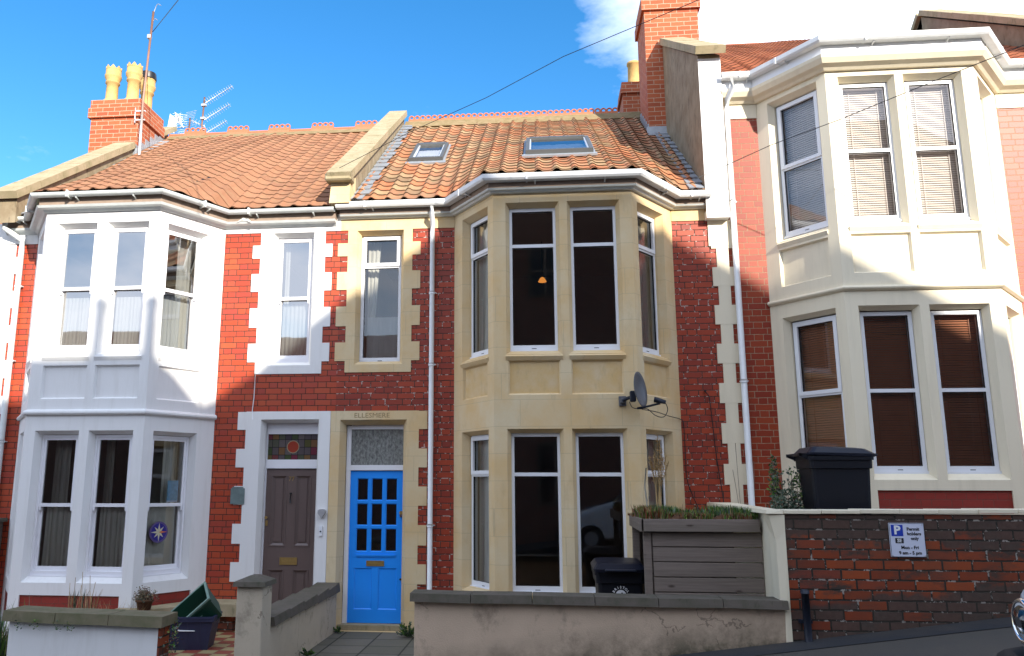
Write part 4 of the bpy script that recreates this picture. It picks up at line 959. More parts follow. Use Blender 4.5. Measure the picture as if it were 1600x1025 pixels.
rf = tiled_roof(h3, 2.58, 7.42, 7.40, 33.5, poly, .20, .21, .012, 'tile3', step=.010)
zr = 7.40+math.tan(R(33.5))*(15.2-10.85); c1 = None
for k in range(10):
    if c1 is None:
        b = MB(); b.prism([(15.06, zr-.07), (15.12, zr+.01), (15.2, zr+.05), (15.28, zr+.01), (15.34, zr-.07), (15.2, zr)], 2.9, 3.35, 'tile3', 'x'); c1 = b.build('ridge_tile', rf)
    else: part_copy(c1, rf, (k*.455, 0, 0))
p23 = parapet(h3, 2.27, 2.57, [(10.86, 5.45), (10.86, 7.74), (13.76, 9.56), (14.9, 9.7), (14.9, 7.2)], [(10.74, 7.70), (13.745, 9.57)], 'stoner', 'stonec', .055, .11)
b = MB(); b.fbox(FW, 2.268, 2.572, 5.36, 7.69, .1405, .150, 'white'); b.fbox(FW, 2.27, 2.57, 5.36, 5.47, -.1, .14, 'white'); b.fbox(FW, 2.30, 2.60, 5.0, 5.36, -.02, .02, 'cream'); b.build('kneeler', p23)
parapet(h3, 7.42, 7.72, [(10.8, 7.1), (10.8, 7.75), (15.2, 10.70), (15.9, 10.3), (15.9, 9.5)], [(10.7, 7.72), (15.2, 10.74)], 'stoner', 'stonec', .055, .10)
parapet(h3, 7.42, 7.72, [(15.2, 10.2), (15.2, 10.7), (18.5, 8.4), (18.5, 7.9)], [(15.22, 10.74), (18.4, 8.6)], 'stoner', 'stonec', .055, .10)

# ================================================================== house 0 (edge of the frame, down the hill)
h0 = thing('terraced_house', (-10.5, 11, -1.4), 'sliver of red brick neighbour at the left edge, beyond the white quoins', 'house')
b = MB(); panel(b, FW, -13.0, -7.905, -1.8, 4.9, [(-9.6, -8.9, -1.4, 1.2, .04, .1, .16, 0, 'taupe', 'white')], 'brick1'); b.box(-13, -7.9, 11.02, 15, -1.8, 4.85, 'inside'); b.build('wall', h0)
b = MB(); b.hexa([(-13, 10.8, 4.3), (-7.92, 10.8, 4.3), (-7.92, 15.2, 7.4), (-13, 15.2, 7.4), (-13, 10.8, 4.4), (-7.92, 10.8, 4.4), (-7.92, 15.2, 7.5), (-13, 15.2, 7.5)], 'tile1'); b.build('roof', h0)
b = MB(); b.box(-8.9, -7.44, 10.2, 10.97, -1.8, 1.30, 'wood'); b.box(-8.9, -7.38, 10.1, 10.97, 1.30, 1.35, 'stoneg'); tag(b.build('side_shed'), 'brown timber shed with grey lid at the far left edge, under the red brick', 'shed')
# ================================================================== GROUND (hill falls to the left)
SL = .131
def gz(x): return .14+SL*x
def sheet(name, x0, x1, y0, y1, dz, m):
    mb = MB(); mb.face([(x0, y0, gz(x0)+dz), (x1, y0, gz(x1)+dz), (x1, y1, gz(x1)+dz), (x0, y1, gz(x0)+dz)], m); return tag(mb.build(name), kind='structure')
sheet('ground', -80, 80, -90, 120, -.9, 'soil')
sheet('road', -60, 60, -2.4, 6.0, -.13, 'asphalt')
mb = MB(); 
def slab(name, x0, x1, y0, y1, m):
    mb = MB(); mb.hexa([(x0, y0, gz(x0)-.9), (x1, y0, gz(x1)-.9), (x1, y1, gz(x1)-.9), (x0, y1, gz(x0)-.9), (x0, y0, gz(x0)), (x1, y0, gz(x1)), (x1, y1, gz(x1)), (x0, y1, gz(x0))], m); return tag(mb.build(name), kind='structure')
slab('pavement', -40, 40, 6.13, 7.97, 'pave'); slab('kerb', -40, 40, 6.0, 6.126, 'stoneg'); slab('opposite_pavement', -40, 40, -4.99, -2.4, 'pave')
sheet('gutter_strip', -2.0, 12, 7.62, 7.995, .006, 'asphalt')
def level(name, x0, x1, y0, y1, z, m):
    mb = MB(); mb.box(x0, x1, y0, y1, -1.6, z, m); return tag(mb.build(name), kind='structure')
level('garden_path', -2.70, -1.12, 7.9, 10.99, -.06, 'flags'); level('front_yard', -1.116, 2.19, 8.25, 10.99, -.055, 'flags')
level('tiled_yard', -7.35, -2.94, 8.22, 10.99, -.03, 'quarry'); level('raised_garden', 2.36, 7.6, 8.24, 10.99, 1.12, 'soil')

# ================================================================== garden walls
def copings(par, x0, x1, n, y0, y1, z, th, m, slope=0.):
    L = (x1-x0)/n
    for k in range(n):
        b = MB(); a = x0+k*L+.003; c = x0+(k+1)*L-.003; j = .004*math.sin(k*2.7+1); za = z+slope*(a-x0)+j; zc = z+slope*(c-x0)-j
        b.hexa([(a, y0, za-th), (c, y0, zc-th), (c, y1, zc-th), (a, y1, za-th), (a, y0+.012, za), (c, y0+.012, zc), (c, y1-.01, zc), (a, y1-.01, za)], m)
        b.build('coping_stone', par)
w2 = thing('garden_wall', (.5, 8.1, 0), 'long low garden wall in cracked pebbly render with dark coping, in front of the honey stone bay', 'wall')
b = MB(); b.box(-1.22, 2.17, 8.0, 8.22, -.9, .735, 'render2'); b.build('wall', w2); copings(w2, -1.26, 2.185, 6, 7.94, 8.26, .805, .075, 'stoneg', -.004)
w1 = thing('garden_wall', (-4.5, 8.1, -.3), 'low white painted garden wall with mossy green coping, in front of the white bay', 'wall')
b = MB(); b.box(-5.25, -3.72, 8.0, 8.22, -1.4, .485, 'white'); b.box(-3.719, -3.70, 8.0, 8.22, -1.4, .485, 'brickw'); b.build('wall', w1); copings(w1, -5.30, -3.66, 3, 7.94, 8.30, .585, .10, 'stonem', -.02)
dv = thing('garden_wall', (-2.8, 9.5, -.06), 'rendered wall with dark coping dividing the two front doors, ending in a square pier', 'wall')
b = MB(); b.hexa([(-2.93, 8.2, -1), (-2.705, 8.2, -1), (-2.705, 10.98, -1), (-2.93, 10.98, -1), (-2.93, 8.2, .43), (-2.705, 8.2, .43), (-2.705, 10.98, .47), (-2.93, 10.98, .47)], 'render0'); b.build('wall', dv)
for k in range(5):
    b = MB(); y0 = 8.30+k*.536; y1 = y0+.530; b.hexa([(-2.99, y0, .43), (-2.655, y0, .43), (-2.655, y1, .44), (-2.99, y1, .44), (-2.97, y0, .515), (-2.67, y0, .515), (-2.67, y1, .53+.005*k), (-2.97, y1, .53+.005*k)], 'stoneg'); b.build('coping_stone', dv)
b = MB(); b.box(-2.955, -2.695, 8.0, 8.28, -1.2, .84, 'render0', .008); b.build('pier', dv)
b = MB(); b.hexa([(-2.99, 7.96, .84), (-2.66, 7.96, .84), (-2.66, 8.32, .84), (-2.99, 8.32, .84), (-2.98, 7.97, .885), (-2.67, 7.97, .885), (-2.67, 8.31, .885), (-2.98, 8.31, .885)], 'stoneg'); b.hexa([(-2.98, 7.97, .885), (-2.67, 7.97, .885), (-2.67, 8.31, .885), (-2.98, 8.31, .885), (-2.86, 8.08, .935), (-2.79, 8.08, .935), (-2.79, 8.2, .935), (-2.86, 8.2, .935)], 'stoneg'); b.build('pier_cap', dv)
w3 = thing('garden_wall', (4.8, 8.1, .7), 'tall sooty red brick wall with white coping carrying the parking sign', 'wall')
b = MB(); b.box(2.21, 9.5, 8.0, 8.24, -.6, 1.55, 'brickw'); b.build('wall', w3)
b = MB(); b.hexa([(2.13, 8.0, -.3), (2.209, 7.99, -.3), (2.209, 8.24, -.3), (2.13, 8.24, -.3), (2.13, 8.02, 1.3), (2.209, 7.99, 1.4), (2.209, 8.24, 1.45), (2.13, 8.24, 1.4)], 'cream')
b.box(2.13, 2.36, 8.245, 10.98, -.3, 1.55, 'cream'); b.hexa([(2.13, 8.02, 1.3), (2.209, 7.99, 1.40), (2.209, 8.24, 1.45), (2.13, 8.24, 1.4), (2.08, 8.02, 1.545), (2.209, 7.98, 1.545), (2.209, 8.24, 1.545), (2.08, 8.24, 1.545)], 'cream'); b.build('end_pier', w3)
for k in range(11):
    b = MB(); a = 2.20+k*.34; b.box(a+.0015, a+.3385, 7.975, 8.30, 1.553+.0028*k, 1.588+.0028*k+.002*math.sin(k*4), 'cream', .004); b.build('coping_stone', w3)
b = MB()
b.hexa([(2.05, 8.0, 1.553), (2.197, 7.975, 1.553), (2.40, 10.97, 1.553), (2.08, 10.97, 1.553), (2.06, 8.01, 1.588), (2.197, 7.98, 1.588), (2.40, 10.97, 1.60), (2.09, 10.97, 1.60)], 'cream'); b.build('coping_stone', w3)

# sign
sg = thing('parking_sign', (3.27, 7.97, 1.33), 'small white permit parking sign with blue P screwed to the sooty brick wall', 'sign')
b = MB(); b.box(3.118, 3.425, 7.985, 7.998, 1.178, 1.478, 'signw', .004); b.build('plate', sg)
b = MB(); ringbars(b, Fr((0, 7.985), (1, 7.985)), 3.120, 3.423, 1.18, 1.476, .004, .0, .0012, 'ink')
b.build('border', sg)
FS = Fr((0, 7.985), (1, 7.985))
b = MB(); b.fbox(FS, 3.136, 3.238, 1.362, 1.462, 0, .0015, 'signb'); b.build('blue_square', sg)
b = MB(); b.fbox(FS, 3.165, 3.236, 1.300, 1.345, 0, .0015, 'ink'); b.build('zone_box', sg)
text('P', .105, 'inkw', sg, (3.187, 7.983, 1.4125), .001, bold=.004, sx=1.05); text('SE', .042, 'inkw', sg, (3.2005, 7.983, 1.3225), .001, bold=.001)
for s_, x, z in (('Permit', 3.325, 1.424), ('holders', 3.331, 1.383), ('only', 3.333, 1.342)): text(s_, .040, 'ink', sg, (x, 7.984, z), .001, bold=.0010)
text('Mon - Fri', .040, 'ink', sg, (3.285, 7.984, 1.262), .001, bold=.0010); text('9 am - 5 pm', .040, 'ink', sg, (3.285, 7.984, 1.215), .001, bold=.0010)
b = MB()
for x, z in ((3.405, 1.462), (3.132, 1.192), (3.41, 1.192)): b.tube([(x, 7.985, z), (x, 7.982, z)], .005, 'steel', 8)
b.build('screw', sg)
b = MB(); b.tube([(2.33, 7.93, gz(2.33)-.2), (2.325, 7.93, .86)], .034, 'iron', 12); b.tube([(2.325, 7.93, .86), (2.325, 7.93, .885), (2.325, 7.93, .895)], [.040, .038, .02], 'iron', 12)
b.box(2.27, 2.38, 7.95, 7.998, .6, .63, 'iron'); tag(b.build('drain_pipe'), 'short dark iron pipe standing against the left end of the sooty brick wall', 'pipe')

# ================================================================== planter / bin store with green roof
pl = thing('planter', (1.6, 8.9, 0), 'grey weathered timber bin store with a sedum and moss roof, beside the brick wall', 'planter')
for k in range(5):
    z0 = .645+k*.143; b = MB(); b.box(1.075, 2.125, 8.50+.002*(k%2), 8.535, z0+.0, z0+.133, 'wood', .004); b.build('board', pl)
b = MB(); b.box(.965, 2.10, 8.44, 8.475, 1.362, 1.482, 'wood', .003); b.build('fascia_board', pl)
b = MB(); b.hexa([(.955, 8.44, 1.362), (.985, 8.44, 1.362), (1.01, 9.75, 1.362), (.98, 9.75, 1.362), (.955, 8.44, 1.482), (.985, 8.44, 1.482), (1.01, 9.75, 1.482), (.98, 9.75, 1.482)], 'wood'); b.build('fascia_board', pl)
for x, y in ((1.02, 8.50), (1.03, 9.6)):
    b = MB(); b.box(x-.03, x+.04, y+.0, y+.075, -.05, 1.36, 'wood'); b.build('post', pl)
b = MB(); b.box(1.0, 2.12, 8.49, 9.74, 1.365, 1.40, 'wood'); b.box(1.08, 2.12, 9.70, 9.74, -.05, 1.36, 'wood'); b.build('deck', pl)
b = MB(); vs = []; fs = []; nx, ny = 40, 30
for j in range(ny+1):
    for i in range(nx+1):
        x = .99+(2.09-.99)*i/nx; y = 8.475+1.25*j/ny; e = min(i, nx-i, j*1.5, ny-j)
        vs.append((x, y, 1.435+.060*min(1, e/3)+.024*math.sin(x*23+y*9)*math.sin(y*17-x*5)+random.uniform(-.012, .012)))
for j in range(ny):
    for i in range(nx): a = j*(nx+1)+i; fs.append((a, a+1, a+nx+2, a+nx+1))
b.mesh(vs, fs, 'soil'); b.build('soil', pl)

def blades(mb, cx, cy, cz, n, h, spread, mats, wid=.006, lean=.5, segs=2):
    for _ in range(n):
        a = random.uniform(0, 2*PI); r = spread*math.sqrt(random.random()); x, y = cx+r*math.cos(a), cy+r*math.sin(a); hh = h*random.uniform(.5, 1.1)
        a2 = random.uniform(0, 2*PI); l = random.uniform(0, lean)*hh; d = Vector((math.cos(a2), math.sin(a2), 0)); s_ = Vector((-d.y, d.x, 0))*wid; m = random.choice(mats)
        p0 = Vector((x, y, cz)); p1 = p0+d*l*.4+Vector((0, 0, hh*.6)); p2 = p0+d*l+Vector((0, 0, hh))
        mb.mesh([p0-s_, p0+s_, p1+s_*.8, p1-s_*.8, p2], [(0, 1, 2, 3), (3, 2, 4)], m)
def leafcloud(mb, pts, n, r, size, mats):
    for _ in range(n):
        c = Vector(random.choice(pts))+Vector([max(-1.8*r, min(1.8*r, random.gauss(0, r))) for _q in range(3)])
        a = Vector((random.uniform(-1, 1), random.uniform(-1, 1), random.uniform(-.3, 1))).normalized(); b2 = a.cross(Vector((random.uniform(-1, 1), random.uniform(-1, 1), random.uniform(-1, 1)))).normalized(); s_ = size*random.uniform(.6, 1.3)
        mb.mesh([c, c+a*s_*.5+b2*s_*.28, c+a*s_, c+a*s_*.5-b2*s_*.28], [(0, 1, 2, 3)], random.choice(mats))
b = MB()
for _ in range(300):
    x = random.uniform(1.0, 2.08); y = random.uniform(8.48, 9.7); g = math.sin(x*6+1)+math.sin(x*11+y*4); ms = ['leaf', 'leaf', 'leafd'] if g > .2 and x > 1.25 else ['leafo', 'leafr', 'leaf']
    blades(b, x, y, 1.475, 36, (.04 if x < 1.2 else .07) if g < .5 else .12, .045, ms, .006, .8)
for cx in (1.17, 1.21, 1.75, 1.85, 1.62): blades(b, cx, 8.70, 1.48, 90, .14, .08, ['leaf', 'leafd'], .005, .5)
for _ in range(14): x = random.uniform(1.1, 2.0); b.tube([(x, 8.6, 1.44), (x+.01, 8.6, 1.44+random.uniform(.1, .2))], .0018, 'straw', 4)
tag(b.build('sedum_carpet'), 'green sedum and moss carpet growing on the timber bin store roof', 'plants', kind='stuff')
b = MB()
for k in range(10):
    x0 = 1.26+random.uniform(-.03, .03); y0 = 9.3+random.uniform(-.1, .1); tx = x0+random.uniform(-.08, .16); ty = y0; pts = [(x0, y0, 1.42), (x0+(tx-x0)*.3, y0, 1.80), (tx, ty, 2.12+random.uniform(-.1, .28))]
    b.tube(pts, .003, 'straw', 4)
    top = Vector(pts[2]); mid = Vector(pts[1])
    for _ in range(110):
        q = mid.lerp(top, random.random()**.6); d = Vector((random.uniform(-1, 1), random.uniform(-1, 1), random.uniform(0, 1))).normalized()*random.uniform(.02, .055); s_ = Vector((.002, 0, .002)); b.mesh([q-s_, q+s_, q+d], [(0, 1, 2)], 'straw')
tag(b.build('dry_grass'), 'tall dry straw coloured grass stems rising from the bin store roof in front of the bay', 'grass')
b = MB(); b.tube([(1.14, 9.4, 1.4), (1.15, 9.45, 1.62), (1.13, 9.42, 1.80), (1.15, 9.4, 2.0)], .008, 'curtain_lace', 5); b.tube([(1.15, 9.45, 1.62), (1.19, 9.45, 1.74)], .004, 'curtain_lace', 4); tag(b.build('dead_stem'), 'bleached bare twig standing beside the dry grass in front of the bay', 'plant')

# ================================================================== wheelie bins
def wheelie(name, loc, rz, label, s=1.):
    r = thing(name, loc, label, 'wheelie bin', 'black wheelie bins'); w_, d_, h_ = .48, .60, 1.0
    r.rotation_euler = (0, 0, rz)
    def add(mb, nm, par):
        me = mb.build(nm); me.parent = par; return me
    b = MB(); A = [(-.205, -.265), (.205, -.265), (.205, .24), (-.205, .24)]; B_ = [(-.235, -.30), (.235, -.30), (.235, .27), (-.235, .27)]
    def ring(t, z, grow=0): return [(a[0]+(c[0]-a[0])*t+(grow if a[0] > 0 else -grow), a[1]+(c[1]-a[1])*t+(grow if a[1] > 0 else -grow), z) for a, c in zip(A, B_)]
    rr = [ring(0, .05), ring(.88, .86), ring(.9, .865, .018), ring(.98, .945, .018), ring(.98, .945, .03), ring(1, .985, .03)]
    def rounded(q, c=.035):
        o = []
        for i in range(4):
            p0, p, p2 = Vector(q[i-1]), Vector(q[i]), Vector(q[(i+1) % 4]); o += [p+(p0-p).normalized()*c, p+((p0-p).normalized()+(p2-p).normalized())*c*.3, p+(p2-p).normalized()*c]
        return o
    vs = []; fs = []
    for q in rr: vs += rounded(q)
    n = 12
    for k in range(len(rr)-1): fs += [(k*n+i, k*n+(i+1) % n, (k+1)*n+(i+1) % n, (k+1)*n+i) for i in range(n)]
    fs.append(tuple(range(n-1, -1, -1))); b.mesh(vs, fs, 'bin')
    for x in (-.12, .12): b.box(x-.012, x+.012, -.292, -.25, .3, .84, 'bin', .004)
    add(b, 'body', r)
    b = MB(); L = [(-.27, -.345, .975), (.27, -.345, .975), (.27, .30, 1.0), (-.27, .30, 1.0)]; L2 = [(-.275, -.35, 1.005), (.275, -.35, 1.005), (.275, .30, 1.02), (-.275, .30, 1.02)]; L3 = [(-.235, -.27, 1.055), (.235, -.27, 1.055), (.235, .25, 1.075), (-.235, .25, 1.075)]; L4 = [(-.19, -.20, 1.066), (.19, -.20, 1.066), (.19, .2, 1.084), (-.19, .2, 1.084)]
    vs = []; fs = []
    for q in (L, L2, L3, L4): vs += rounded(q, .05)
    for k in range(3): fs += [(k*n+i, k*n+(i+1) % n, (k+1)*n+(i+1) % n, (k+1)*n+i) for i in range(n)]
    fs += [tuple(range(n-1, -1, -1)), tuple(range(3*n, 4*n))]; b.mesh(vs, fs, 'binlid')
    b.box(-.16, .16, -.40, -.34, .985, 1.01, 'binlid', .01); add(b, 'lid', r)
    b = MB(); b.tube([(-.22, .36, 1.0), (.22, .36, 1.0)], .016, 'bin', 8)
    for x in (-.2, .2): b.hexa([(x-.02, .24, .93), (x+.02, .24, .93), (x+.02, .38, .985), (x-.02, .38, .985), (x-.02, .24, 1.0), (x+.02, .24, 1.0), (x+.02, .38, 1.015), (x-.02, .38, 1.015)], 'bin')
    add(b, 'handle', r)
    for x in (-.25, .20):
        b = MB(); b.tube([(x, .24, .1), (x+.05, .24, .1)], .1, 'rubber', 16); add(b, 'wheel', r)
    return r
bin2 = wheelie('wheelie_bin', (.79, 9.27, -.055), R(0), 'black wheelie bin with white round print, behind the rendered wall below the stone bay')
em = Fr((0, 0), (1, 0))
def local(o, par): o.parent = par; return o
b = MB(); n = 28; cz = .745; vs = [(0, -.302, cz)]+[(.055*math.cos(2*PI*k/n), -.302, cz+.055*math.sin(2*PI*k/n)) for k in range(n)]
b.mesh(vs, [(0, 1+(k+1) % n, 1+k) for k in range(n)], 'inkw'); b.prism([(-.035, cz+.0), (-.01, cz+.012), (.012, cz+.032), (.022, cz+.02), (.012, cz+.005), (.03, cz-.02), (0, cz-.012), (-.012, cz-.03)], -.3045, -.303, 'ink'); em_ = b.build('emblem'); em_.parent = bin2
for k, chh in enumerate('BRISTOL'):
    a = R(152-k*20.6); rad = .080; o = text(chh, .034, 'inkw', None, (rad*math.cos(a), -.303, cz+rad*math.sin(a)), .001, rot=Matrix.Rotation(-(a-PI/2), 4, 'Y'), bold=.001); o.parent = bin2
bin3 = wheelie('wheelie_bin', (2.93, 8.78, 1.115), R(90), 'black wheelie bin seen from the side, above the sooty brick wall by the cream bay')

# ================================================================== satellite dish
ds = thing('satellite_dish', (1.0, 10.15, 2.8), 'grey satellite dish seen edge on, fixed to the front of the honey stone bay', 'satellite dish')
b = MB(); b.box(.945, 1.035, 10.125, 10.148, 2.76, 2.88, 'dish', .004); b.box(.96, 1.02, 10.05, 10.13, 2.79, 2.85, 'dish', .006); b.tube([(.99, 10.06, 2.82), (1.04, 10.0, 2.84), (1.11, 9.95, 2.86)], .022, 'iron', 8); b.box(1.06, 1.13, 9.90, 9.98, 2.79, 2.92, 'iron', .01); b.build('bracket', ds)
b = MB(); ax = Vector((.86, -.48, .12)).normalized(); side = ax.cross(Vector((0, 0, 1))).normalized(); upv = side.cross(ax)*-1; cc = Vector((1.155, 9.90, 2.93)); vs = []; fs = []; NR, NA = 6, 28
upv = upv if upv.z > 0 else -upv
for s_ in (0, -.006):
    for i in range(NR+1):
        r = i/NR
        for k in range(NA): a = 2*PI*k/NA; vs.append(cc+side*(.18*r*math.cos(a))+upv*(.215*r*math.sin(a))+ax*(.055*r*r+s_-.02))
o_ = (NR+1)*NA
for i in range(NR):
    for k in range(NA): q = (i*NA+k, i*NA+(k+1) % NA, (i+1)*NA+(k+1) % NA, (i+1)*NA+k); fs += [q, tuple(o_+x for x in q[::-1])]
for k in range(NA): fs.append((NR*NA+k, NR*NA+(k+1) % NA, o_+NR*NA+(k+1) % NA, o_+NR*NA+k))
b.mesh(vs, fs, 'dish', True); b.build('reflector', ds)
b = MB(); b.tube([(1.14, 9.92, 2.71), (1.25, 9.85, 2.725), (1.39, 9.78, 2.755)], .013, 'iron', 8); b.build('arm', ds)
b = MB(); b.tube([(1.325, 9.80, 2.80), (1.37, 9.79, 2.79), (1.45, 9.765, 2.765)], [.034, .032, .022], 'iron', 12); b.build('receiver', ds)
b = MB()
def arc(mb, pts, r, m, n=10):
    P_ = [Vector(p) for p in pts]; out = []
    for i in range(len(P_)-1):
        p0, p1, p2, p3 = P_[max(i-1, 0)], P_[i], P_[i+1], P_[min(i+2, len(P_)-1)]
        for k in range(n): t = k/n; out.append(.5*((2*p1)+(p2-p0)*t+(2*p0-5*p1+4*p2-p3)*t*t+(-p0+3*p1-3*p2+p3)*t**3))
    out.append(P_[-1]); mb.tube(out, r, m, 5)
arc(b, [(1.45, 9.765, 2.755), (1.475, 9.80, 2.68), (1.43, 9.82, 2.60), (1.34, 9.86, 2.62), (1.25, 9.88, 2.70), (1.16, 9.93, 2.705), (1.09, 10.0, 2.73), (1.06, 10.02, 2.80)], .005, 'ink')
arc(b, [(1.2, 9.95, 2.70), (1.4, 10.2, 2.69), (1.62, 10.62, 2.67), (1.80, 10.94, 2.66), (1.845, 10.97, 2.6), (1.85, 10.975, 2.2), (1.855, 10.975, 1.9), (1.93, 10.975, 1.65), (2.02, 10.975, 1.45)], .0055, 'ink'); b.build('cable', ds)
b = MB(); arc(b, [(2.145, 10.98, 3.02), (2.19, 10.975, 2.95), (2.21, 10.975, 2.7), (2.24, 10.975, 2.2), (2.30, 10.975, 1.6), (2.33, 10.975, 1.1)], .006, 'ink'); b.tube([(2.145, 10.995, 3.03), (2.145, 10.96, 3.03)], .014, 'ink', 8); tag(b.build('wall_cable'), 'thin black cable running down the flaky brick beside the cream quoins', 'cable')

# ================================================================== TV aerials and wires
am = thing('chimney_mast', (-7.45, 13.83, 7.8), 'tall rusty pole strapped to the left chimney with a wire running off its top', 'mast')
b = MB(); b.tube([(-7.42, 13.80, 7.75), (-7.44, 13.82, 9.0), (-7.38, 13.83, 10.85)], .022, 'rust', 8); b.tube([(-7.42, 13.80, 7.75), (-7.435, 13.815, 8.7)], .0235, 'alu', 8); b.build('pole', am)
b = MB(); b.box(-7.60, -7.40, 13.845, 13.875, 8.78, 8.80, 'alu'); b.box(-7.60, -7.40, 13.845, 13.875, 8.60, 8.62, 'alu'); b.box(-7.60, -7.585, 13.845, 13.875, 8.56, 8.86, 'alu'); b.build('bracket', am)
b = MB(); b.box(-7.46, -7.39, 13.80, 13.87, 10.28, 10.36, 'steel', .005); b.build('junction_box', am)
b = MB(); tip = Vector((-6.43, 12.9, 10.28)); A0 = Vector((-7.35, 13.8, 10.40)); far = A0+(Vector((-3.41, 7.2, 7.28))-A0)*1.0
# wire leaves up and over the street
import itertools
E1 = A0+Vector((1.249, -1.8, -.556))*9.3; b.tube([A0+(E1-A0)*(k/24)+Vector((0, 0, -.5*math.sin(PI*k/24))) for k in range(25)], .007, 'ink', 5)
arc(b, [(-7.38, 13.83, 10.8), (-7.30, 13.80, 10.98), (-7.18, 13.72, 10.90)], .007, 'steel', 6); arc(b, [(-7.39, 13.83, 10.62), (-7.33, 13.81, 10.68), (-7.25, 13.76, 10.62)], .007, 'steel', 6); b.build('wire', am)

def yagi(par, base, d, L, n, m='alu', el=.20, refl=True):
    """boom with a row of crossed rods and a mesh reflector"""
    b = MB(); base = Vector(base); d = Vector(d).normalized(); sd = d.cross(Vector((0, 0, 1))).normalized(); u_ = sd.cross(d); b.tube([base, base+d*L], .010, m, 6)
    for k in range(n):
        c = base+d*(L*(k+.6)/n); e = el*(1-.35*k/n)*.5
        for q in (sd*.75+u_*.66, sd*.75-u_*.66): b.tube([c-q*e, c+q*e], .0055, m, 4, False)
    if refl:
        for s_ in (-1, 1):
            for k in range(5): c = base-d*.02+u_*(s_*(.04+.045*k)); b.tube([c-sd*.16+d*.02*k, c+sd*.16+d*.02*k], .005, m, 4, False)
    return b.build('antenna', par)
a2 = thing('television_aerial', (-7.72, 17, 8.2), 'mast with three stacked spiky aerials against the sky, right of the left chimney', 'aerial')
b = MB(); b.tube([(-7.74, 17, 8.0), (-7.66, 17, 10.65)], .022, 'rust', 8)
for z in (10.45, 10.12, 9.85): b.box(-7.72, -7.60, 16.96, 17.03, z-.03, z+.03, 'steel', .005)
b.build('pole', a2)
for (z, dz, L, n) in ((10.50, .30, .80, 13), (10.08, .30, .75, 12), (9.72, .28, .68, 11)): yagi(a2, (-7.62, 16.98, z), (.80, -.25, dz), L, n, el=.17, refl=False)
a3 = thing('television_aerial', (-8.1, 17, 8.3), 'low cluster of white aerials with a flat panel, over the ridge beside the left chimney', 'aerial')
b = MB(); b.tube([(-8.0, 17, 8.2), (-7.98, 17, 10.15)], .02, 'rust', 6); b.hexa([(-8.52, 17, 9.85), (-8.35, 17.03, 9.80), (-8.35, 17.05, 9.80), (-8.52, 17.02, 9.85), (-8.47, 17, 10.28), (-8.30, 17.03, 10.13), (-8.30, 17.05, 10.13), (-8.47, 17.02, 10.28)], 'alu'); b.tube([(-8.45, 17, 9.9), (-8.0, 17, 9.95)], .012, 'alu', 6); b.build('pole', a3)
yagi(a3, (-8.22, 17, 10.0), (.35, -.9, -.1), .7, 6, el=.26); yagi(a3, (-7.98, 17, 10.1), (.3, .9, .1), .5, 5, el=.2)
def wire(pts, label, r=.0042, nm='overhead_wire'):
    b = MB(); b.tube(pts, r, 'ink', 5); return tag(b.build(nm), label, 'wire')
def sag(a, c, s, n=30): a, c = Vector(a), Vector(c); return [a.lerp(c, k/n)+Vector((0, 0, -s*4*(k/n)*(1-k/n))) for k in range(n+1)]
# two phone wires crossing the front of the terrace
wire([(-2.753, 10.600, 6.158), (-1.665, 10.000, 6.376), (-0.604, 9.300, 6.467), (0.314, 8.600, 6.574), (1.577, 7.400, 6.433), (3.058, 5.500, 6.091)], 'dark phone wire slanting up from the parapet across the sky and the tall chimney')
wire([(2.124, 10.600, 5.830), (2.986, 10.200, 6.093), (3.597, 9.500, 6.089), (4.338, 8.900, 6.202), (5.096, 8.200, 6.281)], 'thin phone wire slanting up across the cream bay', .005)

